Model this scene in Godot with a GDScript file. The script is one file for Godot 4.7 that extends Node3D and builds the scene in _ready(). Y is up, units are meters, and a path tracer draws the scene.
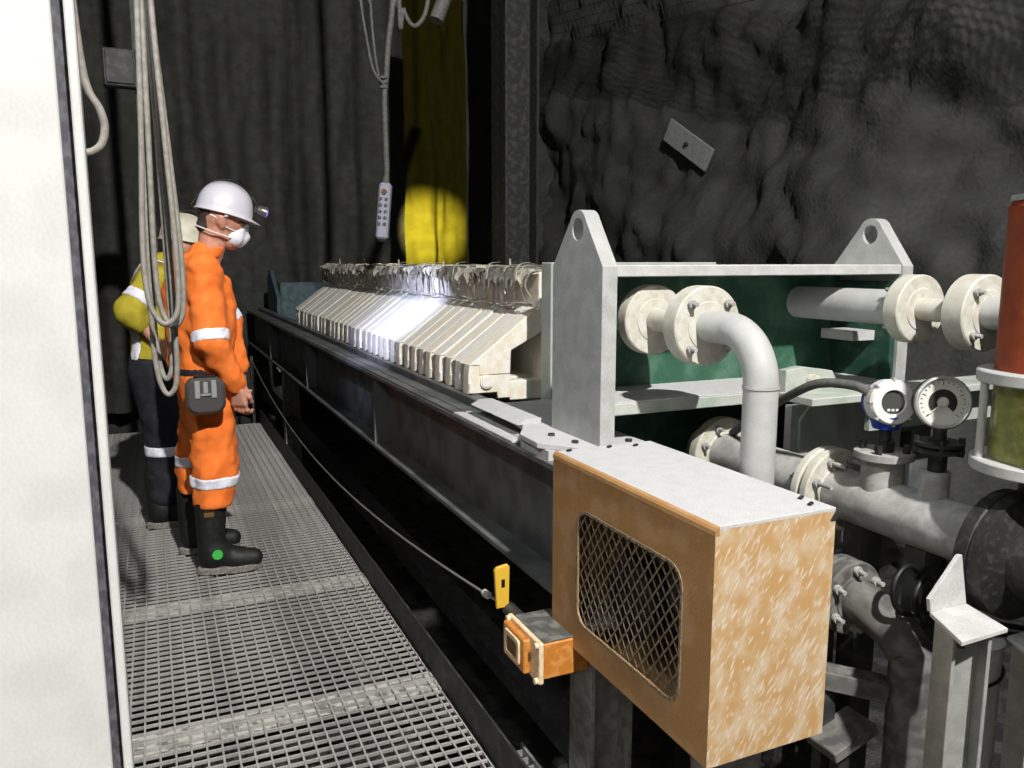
extends Node3D
# An underground filter press: metres, y up, walkway grating at y = 0, the press runs along -z.

var taken := {}
var M := {}
var sg := 0

# ---------------------------------------------------------------- helpers
func V(x: float, y: float, d: float) -> Vector3:
	return Vector3(x, y, -d)

func numbered(called: String) -> String:
	var n: int = taken.get(called, 0)
	taken[called] = n + 1
	return called if n == 0 else "%s_%03d" % [called, n]

func thing(called: String, label: String, category: String, at := Vector3.ZERO, group := "") -> Node3D:
	var o := Node3D.new()
	o.name = numbered(called)
	add_child(o)
	o.position = at
	tag(o, label, category, group)
	return o

func tag(o: Node, label: String, category: String, group := "") -> void:
	o.set_meta("label", label)
	o.set_meta("category", category)
	if group != "":
		o.set_meta("group", group)

func struct(called: String, label: String, at := Vector3.ZERO) -> Node3D:
	var o := Node3D.new()
	o.name = numbered(called)
	add_child(o)
	o.position = at
	o.set_meta("kind", "structure")
	o.set_meta("label", label)
	o.set_meta("category", called.split("_")[0])
	return o

func nst() -> SurfaceTool:
	var st := SurfaceTool.new()
	st.begin(Mesh.PRIMITIVE_TRIANGLES)
	sg = 0
	return st

func done(st: SurfaceTool) -> ArrayMesh:
	st.generate_normals()
	return st.commit()

# shapes are given in world metres; the mesh is moved into its thing's own frame
func obj(called: String, st: SurfaceTool, m: Material, parent: Node3D, label := "") -> MeshInstance3D:
	return put(called, done(st), m, parent, label)

func put(called: String, mesh: Mesh, m: Material, parent: Node3D, label := "") -> MeshInstance3D:
	var o := MeshInstance3D.new()
	o.name = called
	o.mesh = mesh
	o.material_override = m
	parent.add_child(o, true)
	if parent != self and parent.get_parent() == self and not (parent is MeshInstance3D):
		o.position = -parent.position
	if label != "":
		o.set_meta("label", label)
	return o

func tri(st: SurfaceTool, a: Vector3, b: Vector3, c: Vector3) -> void:
	st.set_smooth_group(sg if sg > 0 else -1)
	st.add_vertex(a)
	st.add_vertex(c)
	st.add_vertex(b)

func quad(st: SurfaceTool, a: Vector3, b: Vector3, c: Vector3, d: Vector3) -> void:
	tri(st, a, b, c)
	tri(st, a, c, d)

func box(st: SurfaceTool, c: Vector3, s: Vector3, bev := 0.0, B := Basis.IDENTITY) -> void:
	var h := s * 0.5
	sg = 0
	if bev <= 0.0:
		var p := []
		for i in 8:
			p.append(c + B * Vector3(h.x * (1 if i & 1 else -1), h.y * (1 if i & 2 else -1), h.z * (1 if i & 4 else -1)))
		quad(st, p[4], p[5], p[7], p[6])
		quad(st, p[1], p[0], p[2], p[3])
		quad(st, p[5], p[1], p[3], p[7])
		quad(st, p[0], p[4], p[6], p[2])
		quad(st, p[6], p[7], p[3], p[2])
		quad(st, p[0], p[1], p[5], p[4])
		return
	bev = minf(bev, minf(h.x, minf(h.y, h.z)) * 0.9)
	var vv := func(sx: int, sy: int, sz: int, ax: int) -> Vector3:
		var q := Vector3(sx * h.x, sy * h.y, sz * h.z)
		for k in 3:
			if k != ax:
				q[k] -= signf(q[k]) * bev
		return c + B * q
	for s1 in [-1, 1]:
		for ax in 3:
			var u := (ax + 1) % 3
			var w := (ax + 2) % 3
			var q := []
			for e in [[-1, -1], [1, -1], [1, 1], [-1, 1]]:
				var sv := [0, 0, 0]
				sv[ax] = s1
				sv[u] = e[0]
				sv[w] = e[1]
				q.append(vv.call(sv[0], sv[1], sv[2], ax))
			if s1 > 0:
				quad(st, q[0], q[1], q[2], q[3])
			else:
				quad(st, q[3], q[2], q[1], q[0])
	for ax in 3:
		var u := (ax + 1) % 3
		var w := (ax + 2) % 3
		for e in [[-1, -1], [1, -1], [1, 1], [-1, 1]]:
			var s0 := [0, 0, 0]
			var s2 := [0, 0, 0]
			s0[ax] = -1
			s2[ax] = 1
			s0[u] = e[0]
			s2[u] = e[0]
			s0[w] = e[1]
			s2[w] = e[1]
			var a: Vector3 = vv.call(s0[0], s0[1], s0[2], u)
			var b: Vector3 = vv.call(s2[0], s2[1], s2[2], u)
			var cc: Vector3 = vv.call(s2[0], s2[1], s2[2], w)
			var d: Vector3 = vv.call(s0[0], s0[1], s0[2], w)
			if e[0] * e[1] > 0:
				quad(st, a, d, cc, b) if false else quad(st, a, b, cc, d)
			else:
				quad(st, d, cc, b, a)
	for i in 8:
		var sx := 1 if i & 1 else -1
		var sy := 1 if i & 2 else -1
		var sz := 1 if i & 4 else -1
		var a: Vector3 = vv.call(sx, sy, sz, 0)
		var b: Vector3 = vv.call(sx, sy, sz, 1)
		var cc: Vector3 = vv.call(sx, sy, sz, 2)
		if sx * sy * sz > 0:
			tri(st, a, b, cc)
		else:
			tri(st, a, cc, b)

# box given by its two corners in X, y, d
func bx(st: SurfaceTool, x0: float, x1: float, y0: float, y1: float, d0: float, d1: float, bev := 0.0) -> void:
	box(st, V((x0 + x1) / 2, (y0 + y1) / 2, (d0 + d1) / 2), Vector3(absf(x1 - x0), absf(y1 - y0), absf(d1 - d0)), bev)

func frame_to(a: Vector3, b: Vector3) -> Basis:
	var w := (b - a).normalized()
	var u := w.cross(Vector3.UP)
	if u.length() < 0.01:
		u = w.cross(Vector3.RIGHT)
	u = u.normalized()
	return Basis(u, w.cross(u).normalized(), w)

func bar(st: SurfaceTool, a: Vector3, b: Vector3, w: float, h: float, bev := 0.0) -> void:
	box(st, (a + b) / 2, Vector3(w, h, a.distance_to(b)), bev, frame_to(a, b))

func cyl(st: SurfaceTool, a: Vector3, b: Vector3, r: float, seg := 20, r2 := -1.0, caps := true) -> void:
	if r2 < 0:
		r2 = r
	var B := frame_to(a, b)
	var pa := []
	var pb := []
	for i in seg:
		var t := TAU * i / seg
		var q := B.x * cos(t) + B.y * sin(t)
		pa.append(a + q * r)
		pb.append(b + q * r2)
	for i in seg:
		var j := (i + 1) % seg
		sg = 1
		quad(st, pa[i], pa[j], pb[j], pb[i])
		sg = 0
		if caps:
			tri(st, a, pa[j], pa[i])
			tri(st, b, pb[i], pb[j])

# profile: list of (radius, height) turned about the axis from a towards b
func lathe(st: SurfaceTool, a: Vector3, dir: Vector3, prof: Array, seg := 28, smooth := false) -> void:
	var B := frame_to(a, a + dir)
	for k in prof.size() - 1:
		var p: Vector2 = prof[k]
		var q: Vector2 = prof[k + 1]
		for i in seg:
			var t0 := TAU * i / seg
			var t1 := TAU * (i + 1) / seg
			var u0 := B.x * cos(t0) + B.y * sin(t0)
			var u1 := B.x * cos(t1) + B.y * sin(t1)
			sg = 1 if smooth else 2 + k
			var p0 := a + u0 * p.x + B.z * p.y
			var p1 := a + u1 * p.x + B.z * p.y
			var q0 := a + u0 * q.x + B.z * q.y
			var q1 := a + u1 * q.x + B.z * q.y
			if p.x > 1e-6:
				tri(st, p0, p1, q1)
			if q.x > 1e-6:
				tri(st, p0, q1, q0)
	sg = 0

func tube(st: SurfaceTool, pts: Array, r: float, seg := 8, closed := false) -> void:
	var n := pts.size()
	var rings := []
	var up := Vector3(0.13, 0.31, 0.94).normalized()
	for i in n:
		var a: Vector3 = pts[maxi(i - 1, 0)]
		var b: Vector3 = pts[mini(i + 1, n - 1)]
		if closed:
			a = pts[(i + n - 1) % n]
			b = pts[(i + 1) % n]
		var w := (b - a).normalized()
		var u := up - w * up.dot(w)
		if u.length() < 0.05:
			u = w.cross(Vector3.RIGHT)
		u = u.normalized()
		up = u
		var v := w.cross(u)
		var ring := []
		for k in seg:
			ring.append(pts[i] + (u * cos(TAU * k / seg) + v * sin(TAU * k / seg)) * r)
		rings.append(ring)
	for i in (n if closed else n - 1):
		var A: Array = rings[i]
		var Bq: Array = rings[(i + 1) % n]
		sg = 1
		for k in seg:
			var l := (k + 1) % seg
			quad(st, A[k], A[l], Bq[l], Bq[k])
	sg = 0
	if not closed:
		for k in range(1, seg - 1):
			tri(st, rings[0][0], rings[0][k + 1], rings[0][k])
			tri(st, rings[n - 1][0], rings[n - 1][k], rings[n - 1][k + 1])

func smooth_path(ctrl: Array, step := 8) -> Array:
	var out := []
	for i in ctrl.size() - 1:
		var p0: Vector3 = ctrl[maxi(i - 1, 0)]
		var p1: Vector3 = ctrl[i]
		var p2: Vector3 = ctrl[i + 1]
		var p3: Vector3 = ctrl[mini(i + 2, ctrl.size() - 1)]
		for k in step:
			var t := float(k) / step
			out.append(0.5 * ((2 * p1) + (p2 - p0) * t + (2 * p0 - 5 * p1 + 4 * p2 - p3) * t * t + (3 * p1 - p0 - 3 * p2 + p3) * t * t * t))
	out.append(ctrl[-1])
	return out

const AX_X := Basis(Vector3(0, 0, -1), Vector3(0, 1, 0), Vector3(1, 0, 0))   # polygon (d, y), extruded along X
const AX_Z := Basis(Vector3(1, 0, 0), Vector3(0, 1, 0), Vector3(0, 0, 1))    # polygon (X, y), extruded along z
const AX_Y := Basis(Vector3(1, 0, 0), Vector3(0, 0, -1), Vector3(0, 1, 0))   # polygon (X, d), extruded upwards

func prism(st: SurfaceTool, poly: Array, B: Basis, at: Vector3, depth: float, bev := 0.0) -> void:
	var P := PackedVector2Array(poly)
	if Geometry2D.is_polygon_clockwise(P) :
		P.reverse()
	var n := P.size()
	var I := PackedVector2Array()
	for i in n:
		var e0 := (P[i] - P[(i + n - 1) % n]).normalized()
		var e1 := (P[(i + 1) % n] - P[i]).normalized()
		var n0 := Vector2(-e0.y, e0.x)
		var n1 := Vector2(-e1.y, e1.x)
		var m := (n0 + n1)
		m = m / maxf(m.length_squared() * 0.5, 0.3)
		I.append(P[i] + m * bev)
	var at3 := func(q: Vector2, z: float) -> Vector3: return at + B * Vector3(q.x, q.y, z)
	var T := Geometry2D.triangulate_polygon(I)
	sg = 0
	for k in range(0, T.size(), 3):
		var a := I[T[k]]
		var b := I[T[k + 1]]
		var c := I[T[k + 2]]
		if (b - a).cross(c - a) < 0:
			var tmp := b
			b = c
			c = tmp
		tri(st, at3.call(a, depth), at3.call(b, depth), at3.call(c, depth))
		tri(st, at3.call(a, 0.0), at3.call(c, 0.0), at3.call(b, 0.0))
	for i in n:
		var j := (i + 1) % n
		quad(st, at3.call(P[i], bev), at3.call(P[j], bev), at3.call(P[j], depth - bev), at3.call(P[i], depth - bev))
		if bev > 0:
			quad(st, at3.call(P[i], depth - bev), at3.call(P[j], depth - bev), at3.call(I[j], depth), at3.call(I[i], depth))
			quad(st, at3.call(I[i], 0.0), at3.call(I[j], 0.0), at3.call(P[j], bev), at3.call(P[i], bev))

func ray_poly(P: Array, c: Vector2, ang: float) -> Vector2:
	var d := Vector2(cos(ang), sin(ang))
	var best := 0.0
	for i in P.size():
		var a: Vector2 = P[i] - c
		var b: Vector2 = P[(i + 1) % P.size()] - c
		var e := b - a
		var den := d.cross(e)
		if absf(den) < 1e-9:
			continue
		var t := a.cross(e) / den
		var s := a.cross(d) / den
		if s >= -1e-4 and s <= 1.0001 and t > best:
			best = t
	return c + d * best

# plate with an opening, both outlines seen whole from c
func ring_prism(st: SurfaceTool, outer: Array, inner: Array, c: Vector2, B: Basis, at: Vector3, depth: float) -> void:
	var angs := []
	for q in outer + inner:
		angs.append(fposmod((q - c).angle(), TAU))
	for i in 24:
		angs.append(TAU * i / 24)
	angs.sort()
	var A := []
	for a in angs:
		if A.is_empty() or a - A[-1] > 1e-4:
			A.append(a)
	var O := []
	var I := []
	for a in A:
		O.append(ray_poly(outer, c, a))
		I.append(ray_poly(inner, c, a))
	var at3 := func(q: Vector2, z: float) -> Vector3: return at + B * Vector3(q.x, q.y, z)
	sg = 0
	for i in A.size():
		var j := (i + 1) % A.size()
		quad(st, at3.call(I[i], depth), at3.call(O[i], depth), at3.call(O[j], depth), at3.call(I[j], depth))
		quad(st, at3.call(I[j], 0.0), at3.call(O[j], 0.0), at3.call(O[i], 0.0), at3.call(I[i], 0.0))
		quad(st, at3.call(O[i], 0.0), at3.call(O[j], 0.0), at3.call(O[j], depth), at3.call(O[i], depth))
		quad(st, at3.call(I[j], 0.0), at3.call(I[i], 0.0), at3.call(I[i], depth), at3.call(I[j], depth))

func circle(c: Vector2, r: float, n := 20, a0 := 0.0, a1 := TAU) -> Array:
	var out := []
	for i in n:
		var t := a0 + (a1 - a0) * i / (n if a1 - a0 > 6.2 else n - 1)
		out.append(c + Vector2(cos(t), sin(t)) * r)
	return out

func round_rect(x0: float, x1: float, y0: float, y1: float, r: float) -> Array:
	var o := []
	o += circle(Vector2(x1 - r, y0 + r), r, 5, -PI / 2, 0)
	o += circle(Vector2(x1 - r, y1 - r), r, 5, 0, PI / 2)
	o += circle(Vector2(x0 + r, y1 - r), r, 5, PI / 2, PI)
	o += circle(Vector2(x0 + r, y0 + r), r, 5, PI, PI * 1.5)
	return o

func ibeam(st: SurfaceTool, a: Vector3, b: Vector3, w: float, h: float, t: float) -> void:
	var B := frame_to(a, b)
	var c := (a + b) / 2
	var l := a.distance_to(b)
	box(st, c + B.y * (h - t) / 2, Vector3(w, t, l), 0.0, B)
	box(st, c - B.y * (h - t) / 2, Vector3(w, t, l), 0.0, B)
	box(st, c, Vector3(t * 0.8, h - 2 * t, l), 0.0, B)

# ---------------------------------------------------------------- smooth bodies: tapered capsules, surface nets
func field(p: Vector3, bones: Array, k: float) -> float:
	var f := 1e3
	for bn in bones:
		var a: Vector3 = bn[0]
		var ab: Vector3 = bn[1] - a
		var t := clampf((p - a).dot(ab) / maxf(ab.length_squared(), 1e-8), 0.0, 1.0)
		var d: float = (p - a - ab * t).length() - lerpf(bn[2], bn[3], t)
		var h := maxf(k - absf(f - d), 0.0) / k
		f = minf(f, d) - h * h * k * 0.25
	return f

var fold: FastNoiseLite
var floor_cut := -9.0

func nets(st: SurfaceTool, bones: Array, k: float, cell: float, fold_amp := 0.0, off := 0.0, slab_p := Vector3.ZERO, slab_n := Vector3.ZERO, slab_w := 0.0) -> void:
	var lo := Vector3.ONE * 1e3
	var hi := -lo
	for bn in bones:
		for e in 2:
			var r: float = bn[2 + e] + off + k * 0.3 + fold_amp + cell * 2
			lo = lo.min(bn[e] - Vector3.ONE * r)
			hi = hi.max(bn[e] + Vector3.ONE * r)
	var nb := Vector3i(((hi - lo) / (cell * 4)).ceil())
	var n := nb * 4 + Vector3i.ONE
	var vals := PackedFloat32Array()
	vals.resize(n.x * n.y * n.z)
	vals.fill(1e9)
	var sy := n.x
	var sz := n.x * n.y
	var vid := PackedInt32Array()
	vid.resize(vals.size())
	vid.fill(-1)
	var diag := cell * 4 * 0.87 + cell
	var act := []
	for bz in nb.z:
		for by in nb.y:
			for bxi in nb.x:
				var c := lo + (Vector3(bxi, by, bz) * 4 + Vector3(2, 2, 2)) * cell
				var near := []
				for bn in bones:
					var d1 := field(c, [bn], 0.001)
					if d1 < diag + k + off + fold_amp:
						near.append(bn)
				if near.is_empty():
					continue
				var fc := field(c, near, k) - off
				if absf(fc) > diag + fold_amp:
					continue
				act.append(Vector3i(bxi, by, bz))
				for z in 5:
					for y in 5:
						for x in 5:
							var id := (bxi * 4 + x) + (by * 4 + y) * sy + (bz * 4 + z) * sz
							if vals[id] > 1e8:
								var p := lo + Vector3(bxi * 4 + x, by * 4 + y, bz * 4 + z) * cell
								var f := field(p, near, k) - off
								if fold_amp > 0:
									f -= fold.get_noise_3d(p.x, p.y, p.z) * fold_amp
								if slab_w > 0:
									f = maxf(f, absf((p - slab_p).dot(slab_n)) - slab_w)
								f = maxf(f, floor_cut - p.y)
								vals[id] = f
	var verts := []
	var cells := []
	for b in act:
		for z in 4:
			for y in 4:
				for x in 4:
					var ix: int = b.x * 4 + x
					var iy: int = b.y * 4 + y
					var iz: int = b.z * 4 + z
					var id := ix + iy * sy + iz * sz
					var v := [vals[id], vals[id + 1], vals[id + sy], vals[id + sy + 1], vals[id + sz], vals[id + sz + 1], vals[id + sz + sy], vals[id + sz + sy + 1]]
					var neg := 0
					for q in v:
						if q < 0:
							neg += 1
					if neg == 0 or neg == 8:
						continue
					var acc := Vector3.ZERO
					var cnt := 0
					for e in [[0, 1], [2, 3], [4, 5], [6, 7], [0, 2], [1, 3], [4, 6], [5, 7], [0, 4], [1, 5], [2, 6], [3, 7]]:
						var f0: float = v[e[0]]
						var f1: float = v[e[1]]
						if (f0 < 0) != (f1 < 0):
							var t := f0 / (f0 - f1)
							var p0 := Vector3(e[0] & 1, (e[0] >> 1) & 1, e[0] >> 2)
							var p1 := Vector3(e[1] & 1, (e[1] >> 1) & 1, e[1] >> 2)
							acc += p0.lerp(p1, t)
							cnt += 1
					vid[id] = verts.size()
					verts.append(lo + (Vector3(ix, iy, iz) + acc / cnt) * cell)
					cells.append(id)
	sg = 1
	for id in cells:
		var f0: float = vals[id]
		for ax in 3:
			var s: int = [1, sy, sz][ax]
			var f1: float = vals[id + s]
			if f1 > 1e8 or (f0 < 0) == (f1 < 0):
				continue
			var u: int = [sy, sz, 1][ax]
			var w: int = [sz, 1, sy][ax]
			var a := vid[id - u - w]
			var b := vid[id - w]
			var c := vid[id]
			var d := vid[id - u]
			if a < 0 or b < 0 or c < 0 or d < 0:
				continue
			if f0 < 0:
				quad(st, verts[a], verts[b], verts[c], verts[d])
			else:
				quad(st, verts[a], verts[d], verts[c], verts[b])
	sg = 0

# ---------------------------------------------------------------- materials
func noise_image(seed_: int, freq: float, size: int, oct := 5) -> Image:
	var n := FastNoiseLite.new()
	n.seed = seed_
	n.noise_type = FastNoiseLite.TYPE_SIMPLEX_SMOOTH
	n.frequency = freq
	n.fractal_octaves = oct
	return n.get_seamless_image(size, size)

# colour a with patches of b (cut: how much of the surface stays a; soft: width of the patch edge) and fine grain
func mat(a: Color, b: Color, rough: float, metal := 0.0, scale := 1.0, freq := 0.02, cut := 0.5, soft := 0.25, seed_ := 1, bump := 0.1, grain := 0.06) -> StandardMaterial3D:
	var size := 256
	var i1 := noise_image(seed_, freq, size)
	var i2 := noise_image(seed_ + 50, 0.25, size, 2)
	var img := Image.create(size, size, false, Image.FORMAT_RGB8)
	var d1 := i1.get_data()
	var d2 := i2.get_data()
	var st1 := d1.size() / (size * size)
	var st2 := d2.size() / (size * size)
	var out := PackedByteArray()
	out.resize(size * size * 3)
	for k in size * size:
		var t := smoothstep(cut - soft, cut + soft, d1[k * st1] / 255.0)
		var g := 1.0 + (d2[k * st2] / 255.0 - 0.5) * 2.0 * grain
		out[k * 3] = clampi(int((a.r + (b.r - a.r) * t) * g * 255.0), 0, 255)
		out[k * 3 + 1] = clampi(int((a.g + (b.g - a.g) * t) * g * 255.0), 0, 255)
		out[k * 3 + 2] = clampi(int((a.b + (b.b - a.b) * t) * g * 255.0), 0, 255)
	img.set_data(size, size, false, Image.FORMAT_RGB8, out)
	var m := StandardMaterial3D.new()
	m.albedo_texture = ImageTexture.create_from_image(img)
	m.roughness = rough
	m.metallic = metal
	m.uv1_triplanar = true
	m.uv1_scale = Vector3.ONE * scale
	m.cull_mode = BaseMaterial3D.CULL_DISABLED
	if bump > 0:
		i2.bump_map_to_normal_map(3.0)
		m.normal_enabled = true
		m.normal_texture = ImageTexture.create_from_image(i2)
		m.normal_scale = bump
	return m

func plain(a: Color, rough: float, metal := 0.0) -> StandardMaterial3D:
	var m := StandardMaterial3D.new()
	m.albedo_color = a
	m.roughness = rough
	m.metallic = metal
	m.cull_mode = BaseMaterial3D.CULL_DISABLED
	return m

func glow(c: Color, e: float) -> StandardMaterial3D:
	var m := plain(c, 0.4)
	m.emission_enabled = true
	m.emission = c
	m.emission_energy_multiplier = e
	return m

func streak_material() -> StandardMaterial3D:
	var rng := RandomNumberGenerator.new()
	rng.seed = 77
	var size := 512
	var base := noise_image(9, 0.012, size)
	var img := Image.create(size, size, false, Image.FORMAT_RGB8)
	for y in size:
		for x in size:
			var t := smoothstep(0.2, 0.85, base.get_pixel(x, y).r)
			img.set_pixel(x, y, Color(0.72, 0.57, 0.38).lerp(Color(0.76, 0.67, 0.55), t))
	for k in 2000:
		var p := Vector2(rng.randf() * size, rng.randf() * size)
		var ang := rng.randf_range(0.75, 1.25)
		if base.get_pixel(int(p.x), int(p.y)).r < rng.randf_range(0.1, 0.75):
			continue
		var l := rng.randf_range(5, 44)
		var w := rng.randf_range(0.8, 3.2)
		var c := Color(0.83, 0.79, 0.74).lerp(Color(0.78, 0.70, 0.59), rng.randf())
		for s in int(l * 1.5):
			var q := p + Vector2(cos(ang), -sin(ang)) * (s / 1.5)
			var ww := w * sin(PI * (s + 0.5) / (l * 1.5))
			for oy in range(-3, 4):
				for ox in range(-3, 4):
					if Vector2(ox, oy).length() < ww:
						var ix := posmod(int(q.x) + ox, size)
						var iy := posmod(int(q.y) + oy, size)
						img.set_pixel(ix, iy, img.get_pixel(ix, iy).lerp(c, 0.23))
	var m := plain(Color.WHITE, 0.6)
	m.albedo_texture = ImageTexture.create_from_image(img)
	return m

func make_materials() -> void:
	M.grating = mat(Color(0.54, 0.53, 0.515), Color(0.64, 0.63, 0.61), 0.6, 0.0, 1.3, 0.02, 0.45, 0.25, 3)
	M.beam_dust = mat(Color(0.42, 0.41, 0.39), Color(0.70, 0.69, 0.66), 0.9, 0.0, 2.0, 0.03, 0.4, 0.15, 4)
	M.dark_steel = mat(Color(0.17, 0.17, 0.17), Color(0.27, 0.27, 0.26), 0.6, 0.0, 2.0, 0.02, 0.6, 0.2, 5)
	M.rail = mat(Color(0.30, 0.31, 0.31), Color(0.40, 0.41, 0.40), 0.55, 0.0, 1.0, 0.015, 0.5, 0.25, 6)
	M.rail_top = mat(Color(0.36, 0.37, 0.37), Color(0.55, 0.55, 0.54), 0.5, 0.0, 2.0, 0.02, 0.5, 0.2, 7)
	M.dusty = mat(Color(0.70, 0.695, 0.685), Color(0.745, 0.74, 0.73), 0.85, 0.0, 2.0, 0.02, 0.5, 0.25, 8)
	M.grey_paint = mat(Color(0.63, 0.635, 0.62), Color(0.68, 0.68, 0.67), 0.75, 0.0, 2.0, 0.02, 0.5, 0.25, 10)
	M.green_grey = mat(Color(0.60, 0.65, 0.60), Color(0.70, 0.71, 0.68), 0.75, 0.0, 2.0, 0.012, 0.42, 0.3, 11)
	M.green = mat(Color(0.16, 0.33, 0.25), Color(0.30, 0.44, 0.36), 0.7, 0.0, 1.5, 0.012, 0.6, 0.3, 12)
	M.green_dark = mat(Color(0.11, 0.27, 0.21), Color(0.22, 0.34, 0.28), 0.65, 0.0, 2.0, 0.02, 0.6, 0.2, 13)
	M.plate = []
	for k in 3:
		M.plate.append(mat([Color(0.86, 0.84, 0.79), Color(0.84, 0.83, 0.80), Color(0.86, 0.82, 0.74)][k], Color(0.89, 0.875, 0.84), 0.7, 0.0, 3.0, 0.02, 0.5, 0.25, 14 + k))
	M.cloth = mat(Color(0.62, 0.60, 0.54), Color(0.76, 0.74, 0.69), 0.95, 0.0, 5.0, 0.03, 0.5, 0.25, 18)
	M.cloth_dark = mat(Color(0.33, 0.32, 0.29), Color(0.48, 0.47, 0.43), 0.95, 0.0, 5.0, 0.03, 0.5, 0.25, 19)
	M.pipe = mat(Color(0.665, 0.665, 0.655), Color(0.695, 0.695, 0.685), 0.6, 0.0, 3.0, 0.02, 0.5, 0.25, 20)
	M.flange = mat(Color(0.72, 0.70, 0.64), Color(0.77, 0.76, 0.72), 0.7, 0.0, 4.0, 0.02, 0.45, 0.25, 21)
	M.pipe_dark = mat(Color(0.56, 0.555, 0.54), Color(0.66, 0.655, 0.64), 0.8, 0.0, 3.0, 0.02, 0.5, 0.2, 22)
	M.pipe_dim = mat(Color(0.30, 0.30, 0.29), Color(0.44, 0.43, 0.41), 0.8, 0.0, 3.0, 0.02, 0.5, 0.2, 60)  # shadow over the drain pipe and low bars is put into this grey
	M.black_steel = mat(Color(0.09, 0.09, 0.09), Color(0.22, 0.21, 0.20), 0.6, 0.0, 5.0, 0.03, 0.65, 0.15, 23)
	M.guard = mat(Color(0.66, 0.49, 0.30), Color(0.71, 0.55, 0.38), 0.6, 0.0, 2.0, 0.015, 0.62, 0.2, 24)
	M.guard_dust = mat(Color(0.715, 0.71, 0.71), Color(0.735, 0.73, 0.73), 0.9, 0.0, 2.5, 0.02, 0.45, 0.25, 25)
	M.guard_streak = streak_material()
	M.mesh_wire = mat(Color(0.42, 0.36, 0.28), Color(0.58, 0.53, 0.45), 0.6, 0.0, 8.0, 0.03, 0.5, 0.2, 26)
	M.white_panel = mat(Color(0.775, 0.775, 0.765), Color(0.745, 0.745, 0.73), 0.6, 0.0, 2.0, 0.012, 0.62, 0.3, 27, 0.04, 0.02)
	M.seal = mat(Color(0.26, 0.26, 0.29), Color(0.36, 0.36, 0.38), 0.7, 0.0, 5.0, 0.03, 0.5, 0.2, 28)
	M.rock = mat(Color(0.235, 0.235, 0.23), Color(0.30, 0.30, 0.29), 0.95, 0.0, 0.35, 0.02, 0.5, 0.3, 29, 0.3, 0.2)
	M.far_head = mat(Color(0.24, 0.32, 0.34), Color(0.33, 0.40, 0.42), 0.7, 0.0, 2.0, 0.02, 0.5, 0.3, 61)
	M.post = mat(Color(0.52, 0.525, 0.51), Color(0.59, 0.59, 0.57), 0.75, 0.0, 3.0, 0.02, 0.5, 0.25, 62)
	M.tarp = mat(Color(0.19, 0.19, 0.175), Color(0.25, 0.25, 0.23), 0.8, 0.0, 1.0, 0.02, 0.5, 0.3, 30)
	M.tarp_yellow = mat(Color(0.145, 0.134, 0.030), Color(0.168, 0.155, 0.036), 1.0, 0.0, 1.0, 0.02, 0.5, 0.3, 31)
	M.tarp_yellow.metallic_specular = 0.0
	M.ground = mat(Color(0.15, 0.15, 0.15), Color(0.28, 0.27, 0.26), 0.95, 0.0, 0.8, 0.02, 0.55, 0.2, 32, 0.8, 0.15)
	M.orange = mat(Color(0.95, 0.46, 0.15), Color(0.97, 0.51, 0.20), 0.85, 0.0, 3.0, 0.02, 0.5, 0.3, 33)
	M.reflect = mat(Color(0.88, 0.88, 0.93), Color(0.96, 0.96, 0.99), 0.35, 0.0, 8.0, 0.03, 0.5, 0.3, 34, 0.1)
	M.rubber = mat(Color(0.085, 0.09, 0.085), Color(0.17, 0.17, 0.16), 0.6, 0.0, 6.0, 0.02, 0.7, 0.15, 35)
	M.sole = mat(Color(0.40, 0.39, 0.36), Color(0.56, 0.54, 0.50), 0.9, 0.0, 8.0, 0.03, 0.5, 0.2, 36)
	M.skin = mat(Color(0.74, 0.52, 0.43), Color(0.79, 0.58, 0.48), 0.55, 0.0, 5.0, 0.03, 0.5, 0.3, 37, 0.15)
	M.hair = mat(Color(0.20, 0.17, 0.15), Color(0.28, 0.24, 0.21), 0.8, 0.0, 12.0, 0.05, 0.5, 0.3, 38)
	M.helmet = plain(Color(0.80, 0.79, 0.82), 0.28)
	M.helmet.clearcoat_enabled = true
	M.helmet_old = mat(Color(0.74, 0.71, 0.62), Color(0.80, 0.78, 0.71), 0.5, 0.0, 4.0, 0.02, 0.5, 0.3, 39, 0.1)
	M.mask = plain(Color(0.86, 0.86, 0.88), 0.8)
	M.yellow_shirt = mat(Color(0.66, 0.60, 0.12), Color(0.72, 0.66, 0.20), 0.85, 0.0, 3.0, 0.02, 0.5, 0.3, 40)
	M.navy = mat(Color(0.09, 0.09, 0.11), Color(0.13, 0.13, 0.16), 0.9, 0.0, 4.0, 0.02, 0.5, 0.3, 41)
	M.hose = mat(Color(0.50, 0.48, 0.45), Color(0.58, 0.56, 0.52), 0.6, 0.0, 6.0, 0.02, 0.5, 0.25, 42)
	M.cable = mat(Color(0.30, 0.30, 0.29), Color(0.38, 0.38, 0.36), 0.7, 0.0, 6.0, 0.02, 0.5, 0.25, 43)
	M.black = plain(Color(0.05, 0.05, 0.05), 0.5)
	M.brushed = plain(Color(0.36, 0.35, 0.34), 0.3, 0.35)
	M.steel = plain(Color(0.74, 0.74, 0.73), 0.28, 0.45)
	M.blue = plain(Color(0.06, 0.20, 0.60), 0.45)
	M.dial = plain(Color(0.80, 0.80, 0.77), 0.5)
	M.lcd = plain(Color(0.27, 0.28, 0.26), 0.2)
	M.red = mat(Color(0.51, 0.20, 0.08), Color(0.58, 0.26, 0.11), 0.5, 0.0, 3.0, 0.02, 0.5, 0.3, 44)
	M.sight = mat(Color(0.42, 0.43, 0.20), Color(0.55, 0.55, 0.32), 0.25, 0.0, 4.0, 0.02, 0.5, 0.3, 45, 0.0)
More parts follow.
